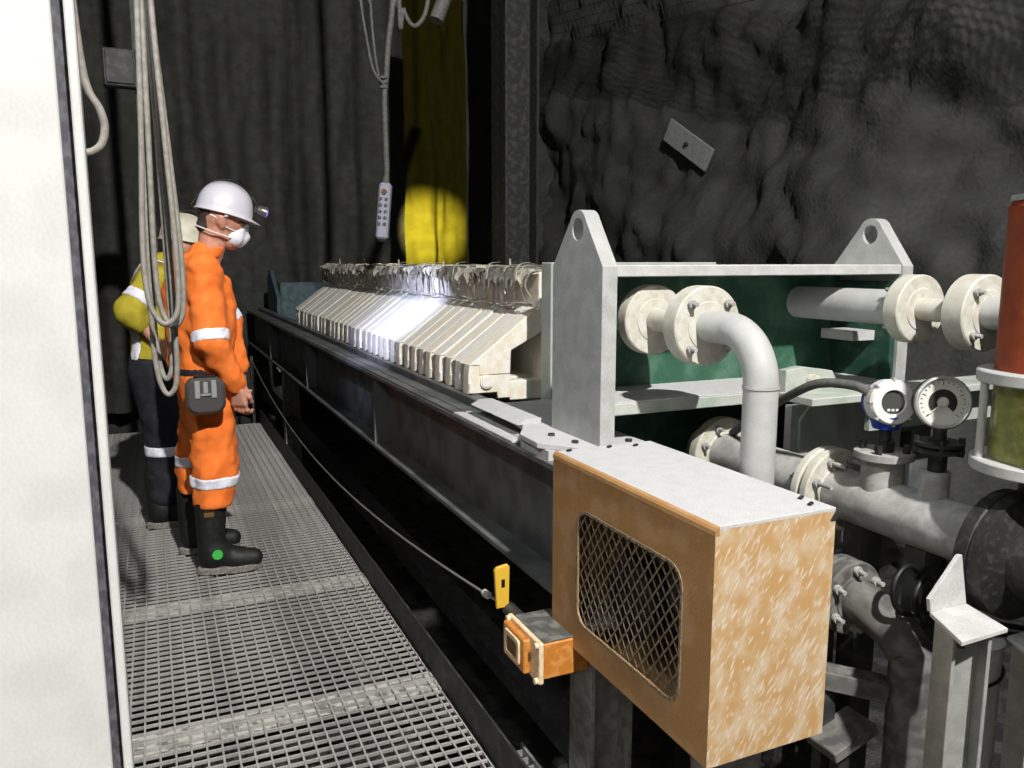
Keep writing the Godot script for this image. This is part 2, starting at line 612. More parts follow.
	M.switch = mat(Color(0.74, 0.46, 0.18), Color(0.79, 0.55, 0.28), 0.5, 0.0, 5.0, 0.02, 0.6, 0.2, 46)
	M.switch_pale = mat(Color(0.86, 0.72, 0.52), Color(0.90, 0.82, 0.70), 0.7, 0.0, 8.0, 0.02, 0.5, 0.25, 47)
	M.lever = plain(Color(0.85, 0.68, 0.22), 0.45)
	M.wire = plain(Color(0.62, 0.61, 0.60), 0.4, 0.4)
	M.pendant = plain(Color(0.60, 0.60, 0.66), 0.5)
	M.sticker = plain(Color(0.25, 0.72, 0.30), 0.5)
	M.badge = plain(Color(0.42, 0.30, 0.10), 0.6)
	M.grey_white = plain(Color(0.82, 0.81, 0.80), 0.5)

# ---------------------------------------------------------------- setting
func rock_sheet(called: String, label: String, o: Vector3, u: Vector3, v: Vector3, nrm: Vector3, nu: int, nv: int, amp: float, seed_: int, m: Material) -> Node3D:
	var n := FastNoiseLite.new()
	n.seed = seed_
	n.frequency = 0.35
	n.fractal_octaves = 5
	n.fractal_gain = 0.55
	var root := struct(called, label)
	var st := nst()
	var pts := []
	for j in nv + 1:
		for i in nu + 1:
			var p := o + u * (float(i) / nu) + v * (float(j) / nv)
			pts.append(p + nrm * (n.get_noise_3dv(p) + 0.25 * absf(n.get_noise_3dv(p * 3.1))) * amp)
	sg = 1
	for j in nv:
		for i in nu:
			var a := j * (nu + 1) + i
			quad(st, pts[a], pts[a + 1], pts[a + nu + 2], pts[a + nu + 1])
	sg = 0
	obj("rock_face", st, m, root)
	var c := o + u / 2 + v / 2 - nrm * (amp + 0.35)
	st = nst()
	box(st, c, Vector3(u.length(), v.length(), 0.3), 0.0, Basis(u.normalized(), v.normalized(), u.normalized().cross(v.normalized())))
	obj("rock_mass", st, m, root)
	return root

# where the right-hand rock face stands at a height and a z (the same noise as its sheet)
func wall_x(y: float, z: float) -> float:
	var n := FastNoiseLite.new()
	n.seed = 8
	n.frequency = 0.35
	n.fractal_octaves = 5
	n.fractal_gain = 0.55
	var p := Vector3(5.6, y, z)
	return 5.6 - (n.get_noise_3dv(p) + 0.25 * absf(n.get_noise_3dv(p * 3.1))) * 0.55

func build_setting() -> void:
	rock_sheet("wall_back", "dark rough rock wall at the far end of the chamber", V(-3, -1.2, 11.2), Vector3(9, 0, 0), Vector3(0, 9.0, 0), Vector3(0, 0, 1), 90, 90, 0.5, 3, M.rock)
	rock_sheet("wall_right", "grey sprayed concrete rock wall behind the press", V(5.6, -1.2, 11.6), Vector3(0, 0, 18), Vector3(0, 9.0, 0), Vector3(-1, 0, 0), 220, 110, 0.55, 8, M.rock)
	rock_sheet("wall_left", "dark rock wall beyond the walkway", V(-2.4, -1.2, -6.4), Vector3(0, 0, -18), Vector3(0, 9.0, 0), Vector3(1, 0, 0), 80, 40, 0.5, 5, M.rock)
	rock_sheet("wall_front", "rock wall behind the viewpoint", V(6, -1.2, -6), Vector3(-9, 0, 0), Vector3(0, 9.0, 0), Vector3(0, 0, -1), 45, 33, 0.5, 6, M.rock)
	rock_sheet("ceiling", "dark rough rock roof of the chamber", V(-3, 7.6, 11.6), Vector3(9, 0, 0), Vector3(0, 0, 18), Vector3(0, -1, 0), 60, 100, 0.5, 7, M.rock)
	var pit := struct("floor_pit", "dark dusty ground below the walkway and the press")
	var st := nst()
	bx(st, -3, 6, -1.2, -1.0, -6.4, 11.6)
	obj("ground", st, M.ground, pit)

	# walkway of open bar grating: floor > grating_panel > bars
	var fl := struct("floor", "galvanised bar grating walkway")
	var edges := [0.5, 1.55, 2.6, 3.65, 5.05, 6.4, 7.7]
	var x0 := -0.75
	var x1 := 0.85
	var stb := nst()
	box(stb, Vector3.ZERO, Vector3(x1 - x0, 0.009, 0.008))
	var bar_mesh := done(stb)
	for k in edges.size() - 1:
		var d0: float = edges[k] + 0.004
		var d1: float = edges[k + 1] - 0.004
		st = nst()
		bx(st, x0, x0 + 0.005, -0.02, 0.0, d0, d1)
		bx(st, x1 - 0.005, x1, -0.02, 0.0, d0, d1)
		var pan := obj("grating_panel", st, M.grating, fl)
		var n := int(round((d1 - d0) / 0.043))
		for i in n + 1:
			var b := put("bearing_bar", bar_mesh, M.grating, pan)
			b.position = V((x0 + x1) / 2, -0.0045, lerpf(d0 + 0.003, d1 - 0.003, float(i) / n))
		stb = nst()
		box(stb, Vector3.ZERO, Vector3(0.006, 0.006, d1 - d0))
		var rod := done(stb)
		for i in 36:
			var r := put("cross_rod", rod, M.grating, pan)
			r.position = V(x0 + 0.02 + i * 0.0444, -0.0015, (d0 + d1) / 2)
	for k in edges.size():
		st = nst()
		var d: float = edges[k]
		bx(st, x0, x1 + 0.1, -0.022, -0.0095, d - 0.065, d + 0.065)
		var sb := obj("support_beam", st, M.beam_dust, fl)
		st = nst()
		bx(st, x0, x1 + 0.1, -0.22, -0.022, d - 0.004, d + 0.004)
		obj("beam_web", st, M.dark_steel, sb)
	for d in [0.6, 4.0, 7.6]:
		for x in [-0.7, 0.9]:
			st = nst()
			bx(st, x - 0.05, x + 0.05, -1.0, -0.02, d + 0.07, d + 0.17)
			obj("support_post", st, M.dark_steel, fl)
	var kerb := struct("trim_1", "dark steel toe plate along the walkway edge")
	st = nst()
	bx(st, 0.858, 0.866, -0.06, 0.125, 0.5, 7.75, 0.001)
	obj("toe_plate", st, M.dark_steel, kerb)
	# narrow lower ledge beyond the toe plate
	var ledge := struct("floor_ledge", "narrow grating ledge below the toe plate")
	st = nst()
	bx(st, 1.035, 1.045, -0.16, -0.10, 1.2, 2.25)
	obj("edge_angle", st, M.rail_top, ledge)
	stb = nst()
	box(stb, Vector3.ZERO, Vector3(0.15, 0.025, 0.005))
	var short_bar := done(stb)
	for i in 23:
		var b := put("bearing_bar", short_bar, M.rail_top, ledge)
		b.position = V(0.96, -0.125, 1.24 + i * 0.045)
	for x in [0.90, 0.935, 0.97, 1.005]:
		st = nst()
		bx(st, x - 0.003, x + 0.003, -0.114, -0.108, 1.2, 2.25)
		obj("cross_rod", st, M.rail_top, ledge)

func build_background() -> void:
	# steel column
	var c := thing("steel_column", "tall dark steel column standing against the rock behind the press", "column", V(3.93, -1, 8.7))
	var st := nst()
	ibeam(st, V(3.93, -1, 8.7), V(3.93, 7.2, 8.7), 0.40, 0.42, 0.03)
	obj("shaft", st, M.dark_steel, c)
	st = nst()
	bx(st, 3.65, 4.21, -1.0, -0.96, 8.4, 9.0, 0.005)
	obj("base_plate", st, M.dark_steel, c)
	# tarpaulins: hanging sheets with folds
	var t := thing("tarpaulin", "dark hanging tarpaulin with long folds behind the press", "tarpaulin", V(1.9, 0, 9.4))
	curtain(t, "sheet", M.tarp, -0.6, 3.3, 10.55, 6.5, -0.3, 46, 0.10, 4)
	var ty := thing("yellow_tarpaulin", "yellow hanging sheet lit by a lamp beside the dark tarpaulin", "tarpaulin", V(3.0, 0, 9.0))
	curtain(ty, "sheet", M.tarp_yellow, 2.70, 3.42, 8.95, 4.4, 1.32, 26, 0.07, 9)
	# pale plate bolted to the rock
	var wx := 4.6
	for k in 200:
		var q := V(wx, 1.5 + 0.232 * wx, 1.37 * wx)
		if wx > wall_x(q.y, q.z) - 0.07:
			break
		wx += 0.01
	var wc := V(wx, 1.5 + 0.232 * wx, 1.37 * wx)
	var wp := thing("rock_plate", "pale flat steel plate tilted on the rock wall", "plate", wc)
	st = nst()
	box(st, wc, Vector3(0.03, 0.26, 0.74), 0.004, Basis(Vector3(1, 0, 0), 0.6) * Basis(Vector3(0, 1, 0), 0.2))
	obj("plate", st, M.post, wp)
	st = nst()
	cyl(st, wc - Vector3(0.05, 0, 0), wc + Vector3(0.12, 0, 0), 0.022, 10)
	obj("rock_bolt", st, M.dark_steel, wp)
	# welded mesh against the upper wall and roof
	var rm := thing("wire_mesh", "welded wire mesh pinned high on the rock wall", "mesh", V(4.7, 3.9, 5))
	st = nst()
	for i in 70:
		var d := 2.5 + i * 0.1
		var y0 := 3.25 + (d - 2.5) * 0.14
		bar(st, V(4.85, y0, d), V(4.45, y0 + 1.1, d), 0.006, 0.006)
	for j in 12:
		var f := j / 11.0
		bar(st, V(4.85 - 0.4 * f, 3.25 + 1.1 * f, 2.5), V(4.85 - 0.4 * f, 3.25 + 7 * 0.14 + 1.1 * f, 9.5), 0.006, 0.006)
	var w := obj("wires", st, M.dark_steel, rm)
	w.set_meta("kind", "stuff")
	# small junction box on a bracket in the dark behind the hoses
	var jb := thing("junction_box", "small grey junction box on a bracket in the dark behind the hoses", "box", V(-0.1, 2.75, 6.5))
	st = nst()
	bx(st, -0.22, 0.0, 2.72, 2.98, 6.5, 6.6, 0.01)
	obj("body", st, M.dark_steel, jb)
	st = nst()
	bx(st, -0.2, -0.02, 2.74, 2.96, 6.485, 6.5, 0.004)
	obj("lid", st, M.dark_steel, jb)
	st = nst()
	bx(st, -0.02, 0.06, -1.0, 5.5, 6.6, 6.68)
	obj("post", st, M.dark_steel, jb)
	# overhead bar with a stub hanging in the top of the view
	var ob := thing("overhead_tube", "short pale tube hanging at an angle from the roof", "tube", V(1.95, 3.3, 5.6))
	st = nst()
	cyl(st, V(1.89, 3.13, 5.5), V(2.25, 3.95, 5.6), 0.05, 16)
	obj("tube", st, M.cable, ob)
	st = nst()
	cyl(st, V(2.25, 3.95, 5.6), V(2.25, 7.2, 5.6), 0.012, 8)
	obj("hanger", st, M.dark_steel, ob)

func curtain(parent: Node3D, called: String, m: Material, xa: float, xb: float, d: float, top: float, bottom: float, nx: int, amp: float, seed_: int) -> void:
	var n := FastNoiseLite.new()
	n.seed = seed_
	n.frequency = 1.1
	n.fractal_octaves = 3
	var st := nst()
	var front := []
	var back := []
	var ny := 30
	for j in ny + 1:
		for i in nx + 1:
			var x := lerpf(xa, xb, float(i) / nx)
			var y := lerpf(bottom, top, float(j) / ny)
			var k := n.get_noise_2d(x * 3.0 + 0.15 * y, y * 0.35) * amp * 2.2 + sin(x * 13 + y * 0.4) * amp * 0.4
			front.append(V(x, y, d - k))
			back.append(V(x, y, d - k + 0.006))
	sg = 1
	for j in ny:
		for i in nx:
			var a := j * (nx + 1) + i
			quad(st, front[a], front[a + 1], front[a + nx + 2], front[a + nx + 1])
			quad(st, back[a + nx + 1], back[a + nx + 2], back[a + 1], back[a])
	sg = 0
	obj(called, st, m, parent)

func build_cabinet() -> void:
	var ws := struct("wall_bounce", "unseen white wall added to bounce light, beside the walkway entrance")
	var stw := nst()
	bx(stw, -0.97, -0.87, -1.0, 4.2, -5.5, 1.26)  # reflector added out of view, bounces the floodlight onto the press
	obj("wall_panel", stw, M.white_panel, ws)
	var c := thing("steel_cabinet", "white painted steel panel close by on the left edge", "cabinet", V(-0.4, 0, 1.24))
	var st := nst()
	bx(st, -0.85, -0.094, 0.0, 3.2, 1.2, 1.215, 0.002)
	obj("door_panel", st, M.white_panel, c)
	st = nst()
	bx(st, -0.85, -0.07, 0.0, 3.2, 1.228, 1.25, 0.001)
	obj("seal", st, M.seal, c)
	st = nst()
	bx(st, -0.0795, -0.0675, 0.0, 3.2, 1.195, 1.228, 0.002)
	obj("frame_lip", st, M.white_panel, c)

# ---------------------------------------------------------------- the press
func lug_plate(x: float, m: Material, parent: Node3D, low: float) -> Node3D:
	var st := nst()
	var outl := [Vector2(2.02, low), Vector2(2.335, low), Vector2(2.335, 1.485)]
	outl += circle(Vector2(2.172, 1.603), 0.052, 9, 0.42, PI - 0.42)
	outl += [Vector2(2.02, 1.485)]
	ring_prism(st, outl, circle(Vector2(2.172, 1.597), 0.034, 20), Vector2(2.172, 1.597), AX_X, Vector3(x, 0, 0), 0.05)
	return obj("side_plate", st, m, parent)

func build_press() -> void:
	var p := thing("filter_press", "long grey and green filter press frame with side rails and lifting lugs", "filter press", V(1.84, -1.0, 5.5))
	var st := nst()
	# side rails
	for s in [0, 1]:
		var sx := 1.0 if s == 0 else -1.0
		var xo := 1.05 if s == 0 else 2.63
		st = nst()
		var xs := [xo, xo + sx * 0.20]
		bx(st, minf(xs[0], xs[1]), maxf(xs[0], xs[1]), 0.885, 0.905, 2.03, 10.4, 0.002)
		bx(st, minf(xs[0], xs[1]), maxf(xs[0], xs[1]), 0.50, 0.52, 2.03, 10.4, 0.002)
		bx(st, xo + sx * 0.09, xo + sx * 0.11, 0.52, 0.885, 2.03, 10.4)
		var rail := obj("side_rail", st, M.rail, p)
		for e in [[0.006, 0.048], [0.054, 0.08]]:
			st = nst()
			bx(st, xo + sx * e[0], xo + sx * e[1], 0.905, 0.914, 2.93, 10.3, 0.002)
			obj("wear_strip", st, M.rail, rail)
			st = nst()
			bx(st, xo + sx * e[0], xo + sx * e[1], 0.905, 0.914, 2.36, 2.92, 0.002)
			obj("pale_strip", st, M.guard_dust, rail)  # near stretch of the strips, drawn paler than the rest
		st = nst()
		bx(st, xo + sx * 0.13, xo + sx * 0.20, 0.905, 0.940, 2.86, 10.3, 0.003)
		obj("slide_bar", st, M.rail, rail)
		for d in [2.03, 4.2, 6.3, 8.4]:
			st = nst()
			bx(st, xo + sx * 0.01, xo + sx * 0.09, 0.52, 0.885, d, d + 0.012)
			obj("stiffener", st, M.rail, rail)
	# legs
	for x in [1.15, 2.53]:
		for d in [1.92, 7.75]:
			st = nst()
			ibeam(st, V(x, -1.0, d), V(x, 0.5, d), 0.13, 0.14, 0.012)
			var leg := obj("leg", st, M.pipe_dark, p)
			st = nst()
			bx(st, x - 0.11, x + 0.11, 0.478, 0.50, d - 0.1, d + 0.1, 0.002)
			obj("cap_plate", st, M.grey_paint, leg)
	# head: side plates with lugs, cross beam, head plate, shelf
	lug_plate(1.19, M.grey_paint, p, 0.953)
	lug_plate(2.40, M.grey_paint, p, 0.5)
	st = nst()
	bx(st, 1.2405, 2.3995, 1.455, 1.49, 2.025, 2.335, 0.003)
	obj("top_plate", st, M.dusty, p)
	st = nst()
	bx(st, 1.45, 2.26, 0.45, 1.497, 2.86, 2.95, 0.004)
	obj("head_plate", st, M.green_grey, p)
	st = nst()
	bx(st, 1.2405, 2.3995, 1.04, 1.077, 2.03, 2.30, 0.003)
	var shf := obj("shelf", st, M.green_grey, p)
	st = nst()
	bx(st, 1.242, 2.398, 1.077, 1.081, 2.032, 2.30, 0.001)
	obj("dust_layer", st, M.guard_dust, shf)
	st = nst()
	bx(st, 1.2405, 2.3995, 1.08, 1.455, 2.30, 2.33)
	obj("front_panel", st, M.green, p)
	st = nst()
	bx(st, 2.375, 2.3995, 1.08, 1.43, 2.03, 2.30, 0.002)
	obj("inner_shade", st, M.green_dark, p)  # dark sheet standing in for shade on the right plate's inner face
	st = nst()
	bx(st, 1.50, 2.20, 1.30, 1.35, 2.33, 2.86)
	obj("tie_plate", st, M.green_dark, p)
	st = nst()
	bx(st, 1.2405, 2.3995, 0.50, 1.04, 2.30, 2.33)
	obj("lower_panel", st, M.green_dark, p)
	st = nst()
	bx(st, 1.2405, 2.3995, 0.50, 0.54, 2.03, 2.30, 0.003)
	obj("lower_shelf", st, M.green_dark, p)
	# white dusty bearing plates at the end of the near rail
	st = nst()
	prism(st, [Vector2(1.16, 2.83), Vector2(1.44, 2.84), Vector2(1.44, 2.60), Vector2(1.36, 2.34), Vector2(1.36, 1.998), Vector2(1.17, 1.998), Vector2(1.046, 2.15), Vector2(1.052, 2.29), Vector2(1.115, 2.40)], AX_Y, Vector3(0, 0.935, 0), 0.018, 0.002)
	bx(st, 1.30, 1.36, 0.905, 0.935, 2.0, 2.3)
	bx(st, 1.06, 1.24, 0.905, 0.935, 2.1, 2.3)
	obj("bearing_plate", st, M.guard_dust, p)
	st = nst()
	prism(st, [Vector2(1.10, 0.953), Vector2(1.188, 0.953), Vector2(1.188, 0.972), Vector2(1.135, 0.972)], AX_Z, V(0, 0, 2.85), 0.44, 0.001)
	obj("wedge_block", st, M.guard_dust, p)
	# bolts on the bearing plate
	for q in [[1.15, 2.10], [1.31, 2.05], [1.13, 2.22]]:
		st = nst()
		cyl(st, V(q[0], 0.953, q[1]), V(q[0], 0.961, q[1]), 0.011, 6)
		obj("bolt", st, M.dark_steel, p)
	# green tie bracket and beam behind the pipes
	st = nst()
	prism(st, [Vector2(1.86, 1.15), Vector2(1.93, 1.16), Vector2(2.06, 1.14), Vector2(2.10, 1.08), Vector2(2.10, 0.50), Vector2(1.93, 0.50), Vector2(1.93, 0.98), Vector2(1.97, 1.03), Vector2(1.93, 1.06), Vector2(1.86, 1.07)], AX_Z, V(0, 0, 2.02), 0.04, 0.003)
	var br := obj("tie_bracket", st, M.green_grey, p)
	for q in [[1.965, 1.115], [2.04, 1.10]]:
		st = nst()
		cyl(st, V(q[0], q[1], 1.985), V(q[0], q[1], 1.955), 0.021, 6)
		obj("bolt", st, M.flange, br)
	st = nst()
	bx(st, 1.80, 3.1, 1.065, 1.09, 1.80, 1.95, 0.003)
	bx(st, 2.12, 3.1, 0.95, 1.065, 1.87, 1.89)
	obj("green_beam", st, M.green_grey, p)
	st = nst()
	bx(st, 1.9, 2.35, 0.3, 1.03, 1.99, 2.02)
	obj("pale_web", st, M.grey_paint, p)
	# far moving head
	st = nst()
	bx(st, 1.30, 2.40, 0.55, 1.27, 9.2, 9.45, 0.01)
	obj("moving_head", st, M.far_head, p)
	st = nst()
	prism(st, [Vector2(9.2, 0.92), Vector2(9.95, 0.92), Vector2(9.95, 1.30), Vector2(9.80, 1.40), Vector2(9.70, 1.40), Vector2(9.2, 1.10)], AX_X, Vector3(1.26, 0, 0), 0.04)
	obj("head_cheek", st, M.far_head, p)
	# lower rail between the legs
	st = nst()
	bx(st, 1.1, 1.2, -0.05, 0.03, 2.0, 9.5)
	obj("lower_tie", st, M.dark_steel, p)

func build_plates() -> void:
	var rng := RandomNumberGenerator.new()
	rng.seed = 5
	var pitch := 0.131
	var th := 0.118
	var xc := 1.84
	var half := [Vector2(1.255, 1.062), Vector2(1.212, 1.066), Vector2(1.500, 1.283), Vector2(1.535, 1.30), Vector2(1.535, 1.455)]
	var poly := []
	for q in [Vector2(1.40, 1.02), Vector2(1.255, 1.02)]:
		poly.append(q)
	poly += half
	var mir := []
	for q in poly:
		mir.append(Vector2(2 * xc - q.x, q.y))
	mir.reverse()
	poly += mir
	poly += [Vector2(2 * xc - 1.404, 1.121), Vector2(2 * xc - 1.56, 1.20), Vector2(2 * xc - 1.56, 0.60), Vector2(1.56, 0.60), Vector2(1.56, 1.20), Vector2(1.404, 1.121)]
	var hp := [Vector2(1.205, 0.942), Vector2(1.340, 0.942), Vector2(1.345, 0.915), Vector2(1.402, 0.915), Vector2(1.402, 1.06), Vector2(1.212, 1.066), Vector2(1.207, 1.02)]
	var st := nst()
	prism(st, poly, AX_Z, Vector3(0, 0, -th / 2), th, 0.004)
	var body := done(st)
	st = nst()
	prism(st, hp, AX_Z, Vector3(0, 0, -0.008), 0.062, 0.003)
	box(st, Vector3(1.215, 0.968, 0.023), Vector3(0.016, 0.045, 0.088), 0.003)
	box(st, Vector3(1.48, 0.945, 0.02), Vector3(0.16, 0.085, 0.07), 0.004)
	var handle := done(st)
	st = nst()
	cyl(st, Vector3(1.288, 0.992, 0.05), Vector3(1.288, 0.992, 0.066), 0.030, 18)
	cyl(st, Vector3(1.288, 0.992, 0.066), Vector3(1.288, 0.992, 0.07), 0.024, 18)
	var boss := done(st)
	var n := 35
	for i in n:
		var d := 3.19 + i * pitch
		var words := "pale filter plate number from the near end"
		if i == 0:
			words = "foremost cream filter plate of the row, with a round boss on its handle"
		elif i == n - 1:
			words = "farthest cream filter plate, last of the row before the moving head"
		else:
			words = "cream filter plate with a sloped shoulder, %s from the near end of the row" % ordinal(i + 1)
		var t := thing("filter_plate", words, "filter plate", V(xc, 0.942, d), "filter plates hanging in a row between the side rails")
		var m: Material = M.plate[rng.randi() % 3]
		var jig := V(rng.randf_range(-0.006, 0.006), 0, rng.randf_range(-0.003, 0.003))
		for e in [["plate_body", body], ["handle", handle], ["boss", boss]]:
			var o := put(e[0], e[1], m, t)
			o.position = Vector3(-xc, -0.942, 0) + jig
		# filter cloth hung over the top with tied neck strips on the near side
		st = nst()
		var pr := []
		for q in 9:
			var x := lerpf(1.50, 2.18, q / 8.0)
			pr.append(Vector2(x, 1.462 + rng.randf_range(-0.006, 0.020)))
		var lowr := pr.map(func(q: Vector2) -> Vector2: return Vector2(q.x, q.y - 0.012))
		lowr.reverse()
		prism(st, pr + lowr, AX_Z, Vector3(0, 0, -0.05), 0.1)
		cloth_flap(st, rng)
		var cl := obj("filter_cloth", st, M.cloth if rng.randf() < 0.6 else M.cloth_dark, t)
		cl.position = Vector3(-xc, -0.942, 0)
		for s in 1 + rng.randi() % 2:
			st = nst()
			var z := rng.randf_range(-0.055, 0.055)
			var y1 := 1.45 + rng.randf_range(-0.03, 0.03)
			var y0 := 1.30 + rng.randf_range(-0.02, 0.05)
			var w := rng.randf_range(0.010, 0.024)
			var pts := smooth_path([Vector3(1.55, y1 + 0.02, z), Vector3(1.49, y1 + 0.005, z + 0.004), Vector3(1.475 + rng.randf_range(-0.01, 0.01), lerpf(y0, y1, 0.5), z + rng.randf_range(-0.02, 0.02)), Vector3(1.49, y0, z + rng.randf_range(-0.03, 0.03))], 5)
			ribbon(st, pts, w)
			var tie := obj("cloth_tie", st, M.cloth, t)
			tie.position = Vector3(-xc, -0.942, 0)
		if i % 7 == 2:
			st = nst()
			var z := rng.randf_range(-0.03, 0.03)
			bar(st, Vector3(1.53, 1.43, z), Vector3(1.52, 1.505 + rng.randf_range(0, 0.02), z + 0.01), 0.008, 0.004)
			var pk := obj("cloth_peg", st, M.cloth, t)
			pk.position = Vector3(-xc, -0.942, 0)
	# tie cord along the cloths
	var cord := thing("tie_cord", "thin pale cord running along the cloth ties of the plates", "cord", V(1.475, 1.3, 5.4))
	st = nst()
	var cp := []
	for i in 60:
		cp.append(V(1.478 + rng.randf_range(-0.004, 0.004), 1.315 + 0.006 * sin(i * 1.3), 3.10 + i * 0.0775))
	tube(st, cp, 0.005, 6)
	obj("cord", st, M.cloth, cord)

func cloth_flap(st: SurfaceTool, rng: RandomNumberGenerator) -> void:
	# the cloth's gathered edge hanging down the left side of the plate
	var a := []
	var nz := 5
	var dep := rng.randf_range(0.05, 0.11)
	for j in 4:
		for i in nz + 1:
			var z := lerpf(-0.055, 0.055, float(i) / nz)
			var y := 1.47 - dep * j / 3.0 * (0.6 + 0.4 * sin(i * 2.1 + dep * 90))
			a.append(Vector3(1.50 - 0.012 * j + 0.012 * sin(i * 1.9 + j + dep * 50), y + rng.randf_range(-0.004, 0.004), z))
	sg = 1
	for j in 3:
		for i in nz:
			var q := j * (nz + 1) + i
			quad(st, a[q], a[q + 1], a[q + nz + 2], a[q + nz + 1])
	sg = 0

func ribbon(st: SurfaceTool, pts: Array, w: float) -> void:
	for i in pts.size() - 1:
		var a: Vector3 = pts[i]
		var b: Vector3 = pts[i + 1]
		var dz := Vector3(0, 0, w / 2)
		var t := Vector3(0.003, 0.001, 0)
		quad(st, a - dz, a + dz, b + dz, b - dz)
		quad(st, a + dz + t, a - dz + t, b - dz + t, b + dz + t)
		quad(st, a - dz + t, a - dz, b - dz, b - dz + t)
		quad(st, a + dz, a + dz + t, b + dz + t, b + dz)

func ordinal(n: int) -> String:
	var u := ["", "first", "second", "third", "fourth", "fifth", "sixth", "seventh", "eighth", "ninth", "tenth", "eleventh", "twelfth", "thirteenth", "fourteenth", "fifteenth", "sixteenth", "seventeenth", "eighteenth", "nineteenth"]
	if n < 20:
		return u[n]
	if n == 20:
		return "twentieth"
	if n == 30:
		return "thirtieth"
	return ("twenty-" if n < 30 else "thirty-") + u[n % 10]

# ---------------------------------------------------------------- orange guard box
func build_guard() -> void:
	var g := thing("guard_box", "orange sheet metal guard box with a mesh window and dusty lid", "guard box", V(1.185, 0.43, 1.625))
	var x0 := 1.02
	var x1 := 1.348
	var y0 := 0.425
	var y1 := 0.957
	var d0 := 1.264
	var d1 := 1.99
	var st := nst()
	var outer := [Vector2(d0, y0), Vector2(d1, y0), Vector2(d1, y1 - 0.004), Vector2(d0, y1 - 0.004)]
	var inner := round_rect(1.372, 1.838, 0.515, 0.833, 0.045)
	ring_prism(st, outer, inner, Vector2(1.605, 0.674), AX_X, Vector3(x0, 0, 0), 0.004)
	obj("mesh_side", st, M.guard, g)
	# rim of the opening
	st = nst()
	ring_prism(st, round_rect(1.364, 1.846, 0.507, 0.841, 0.052), round_rect(1.372, 1.838, 0.515, 0.833, 0.045), Vector2(1.605, 0.674), AX_X, Vector3(x0 - 0.002, 0, 0), 0.003)
	obj("window_rim", st, M.mesh_wire, g)
	# expanded metal
	st = nst()
	var za := 1.355
	var zb := 1.855
	var ya := 0.50
	var yb := 0.85
	var px := 0.036
	var py := 0.046
	for sgn in [1.0, -1.0]:
		var k := -30
		while k < 40:
			var c := k * px
			var p0 := Vector2(za + c, ya if sgn > 0 else yb)
			var p1 := p0 + Vector2((yb - ya) * px / py, (yb - ya) * sgn)
			var t0 := clampf((za - p0.x) / (p1.x - p0.x), 0, 1)
			var t1 := clampf((zb - p0.x) / (p1.x - p0.x), 0, 1)
			if t1 - t0 > 0.02:
				var a := p0.lerp(p1, t0)
				var b := p0.lerp(p1, t1)
				var xx := x0 + 0.006 + (0.002 if sgn > 0 else 0.0)
				bar(st, V(xx, a.y, a.x), V(xx, b.y, b.x), 0.002, 0.0045) if false else _strand(st, V(xx, a.y, a.x), V(xx, b.y, b.x))
			k += 1
	obj("mesh_screen", st, M.mesh_wire, g)
	# near end panel with scuffs
	st = nst()
	var q := [V(x0, y0, d0 - 0.002), V(x1, y0, d0 - 0.002), V(x1, y1, d0 - 0.002), V(x0, y1, d0 - 0.002)]
	var uv := [Vector2(0, 1), Vector2(0.65, 1), Vector2(0.65, 0), Vector2(0, 0)]
	for f in 2:
		for tr in [[0, 1, 2], [0, 2, 3]]:
			for e in ([tr[0], tr[2], tr[1]] if f == 0 else tr):
				st.set_smooth_group(-1)
				st.set_uv(uv[e])
				st.add_vertex(q[e] + V(0, 0, 0.004 * f))
	obj("end_panel", st, M.guard_streak, g)
	# other walls
	st = nst()
	bx(st, x1 - 0.003, x1, y0, y1 - 0.004, d0 + 0.003, d1)
	obj("back_panel", st, M.guard, g)
	st = nst()
	bx(st, x0 + 0.004, x1 - 0.003, y0, y1 - 0.004, d1 - 0.003, d1)
	obj("far_panel", st, M.guard, g)
	st = nst()
	bx(st, x0 + 0.004, x1 - 0.003, y0, y0 + 0.003, d0 + 0.003, d1 - 0.003)
	obj("bottom_panel", st, M.guard, g)
	# dusty lid with rolled front edges
	st = nst()
	bx(st, x0 + 0.010, x1 + 0.001, y1 - 0.004, y1 + 0.007, d0 - 0.001, d1, 0.001)
	obj("lid", st, M.guard_dust, g)
	st = nst()
	prism(st, [Vector2(x0 - 0.002, y1 - 0.012), Vector2(x0 - 0.001, y1 - 0.002), Vector2(x0 + 0.003, y1 + 0.004), Vector2(x0 + 0.010, y1 + 0.007), Vector2(x0 + 0.010, y1 - 0.012)], AX_Z, V(0, 0, d1), d1 - d0 + 0.003)
	obj("lid_edge", st, M.guard, g)
	# paint edge along the lid and latches
	for e in [[1.31, 1.30], [1.325, 1.345], [1.27, 1.95], [1.19, 1.965], [1.06, 1.97]]:
		st = nst()
		box(st, V(e[0], y1 + 0.010, e[1]), Vector3(0.020, 0.006, 0.010), 0.002, Basis(Vector3.UP, 0.5))
		obj("clip", st, M.black_steel, g)
	st = nst()
	prism(st, [Vector2(1.333, 0.938), Vector2(1.350, 0.938), Vector2(1.350, 0.962)], AX_Z, V(0, 0, d0), 0.006)
	obj("lid_corner", st, M.dark_steel, g)
	# drive inside
	st = nst()
	cyl(st, V(1.10, 0.62, 1.70), V(1.16, 0.62, 1.70), 0.11, 28)
	obj("pulley", st, M.black_steel, g)
	st = nst()
	cyl(st, V(1.10, 0.72, 1.47), V(1.16, 0.72, 1.47), 0.06, 24)
	obj("pulley", st, M.black_steel, g)
	# bracket that carries the box
	st = nst()
	bx(st, 1.06, 1.32, 0.385, 0.425, 1.80, 1.90, 0.003)
	bx(st, 1.06, 1.32, 0.385, 0.425, 1.35, 1.42, 0.003)
	bx(st, 1.16, 1.30, -1.0, 0.385, 1.40, 1.50, 0.003)
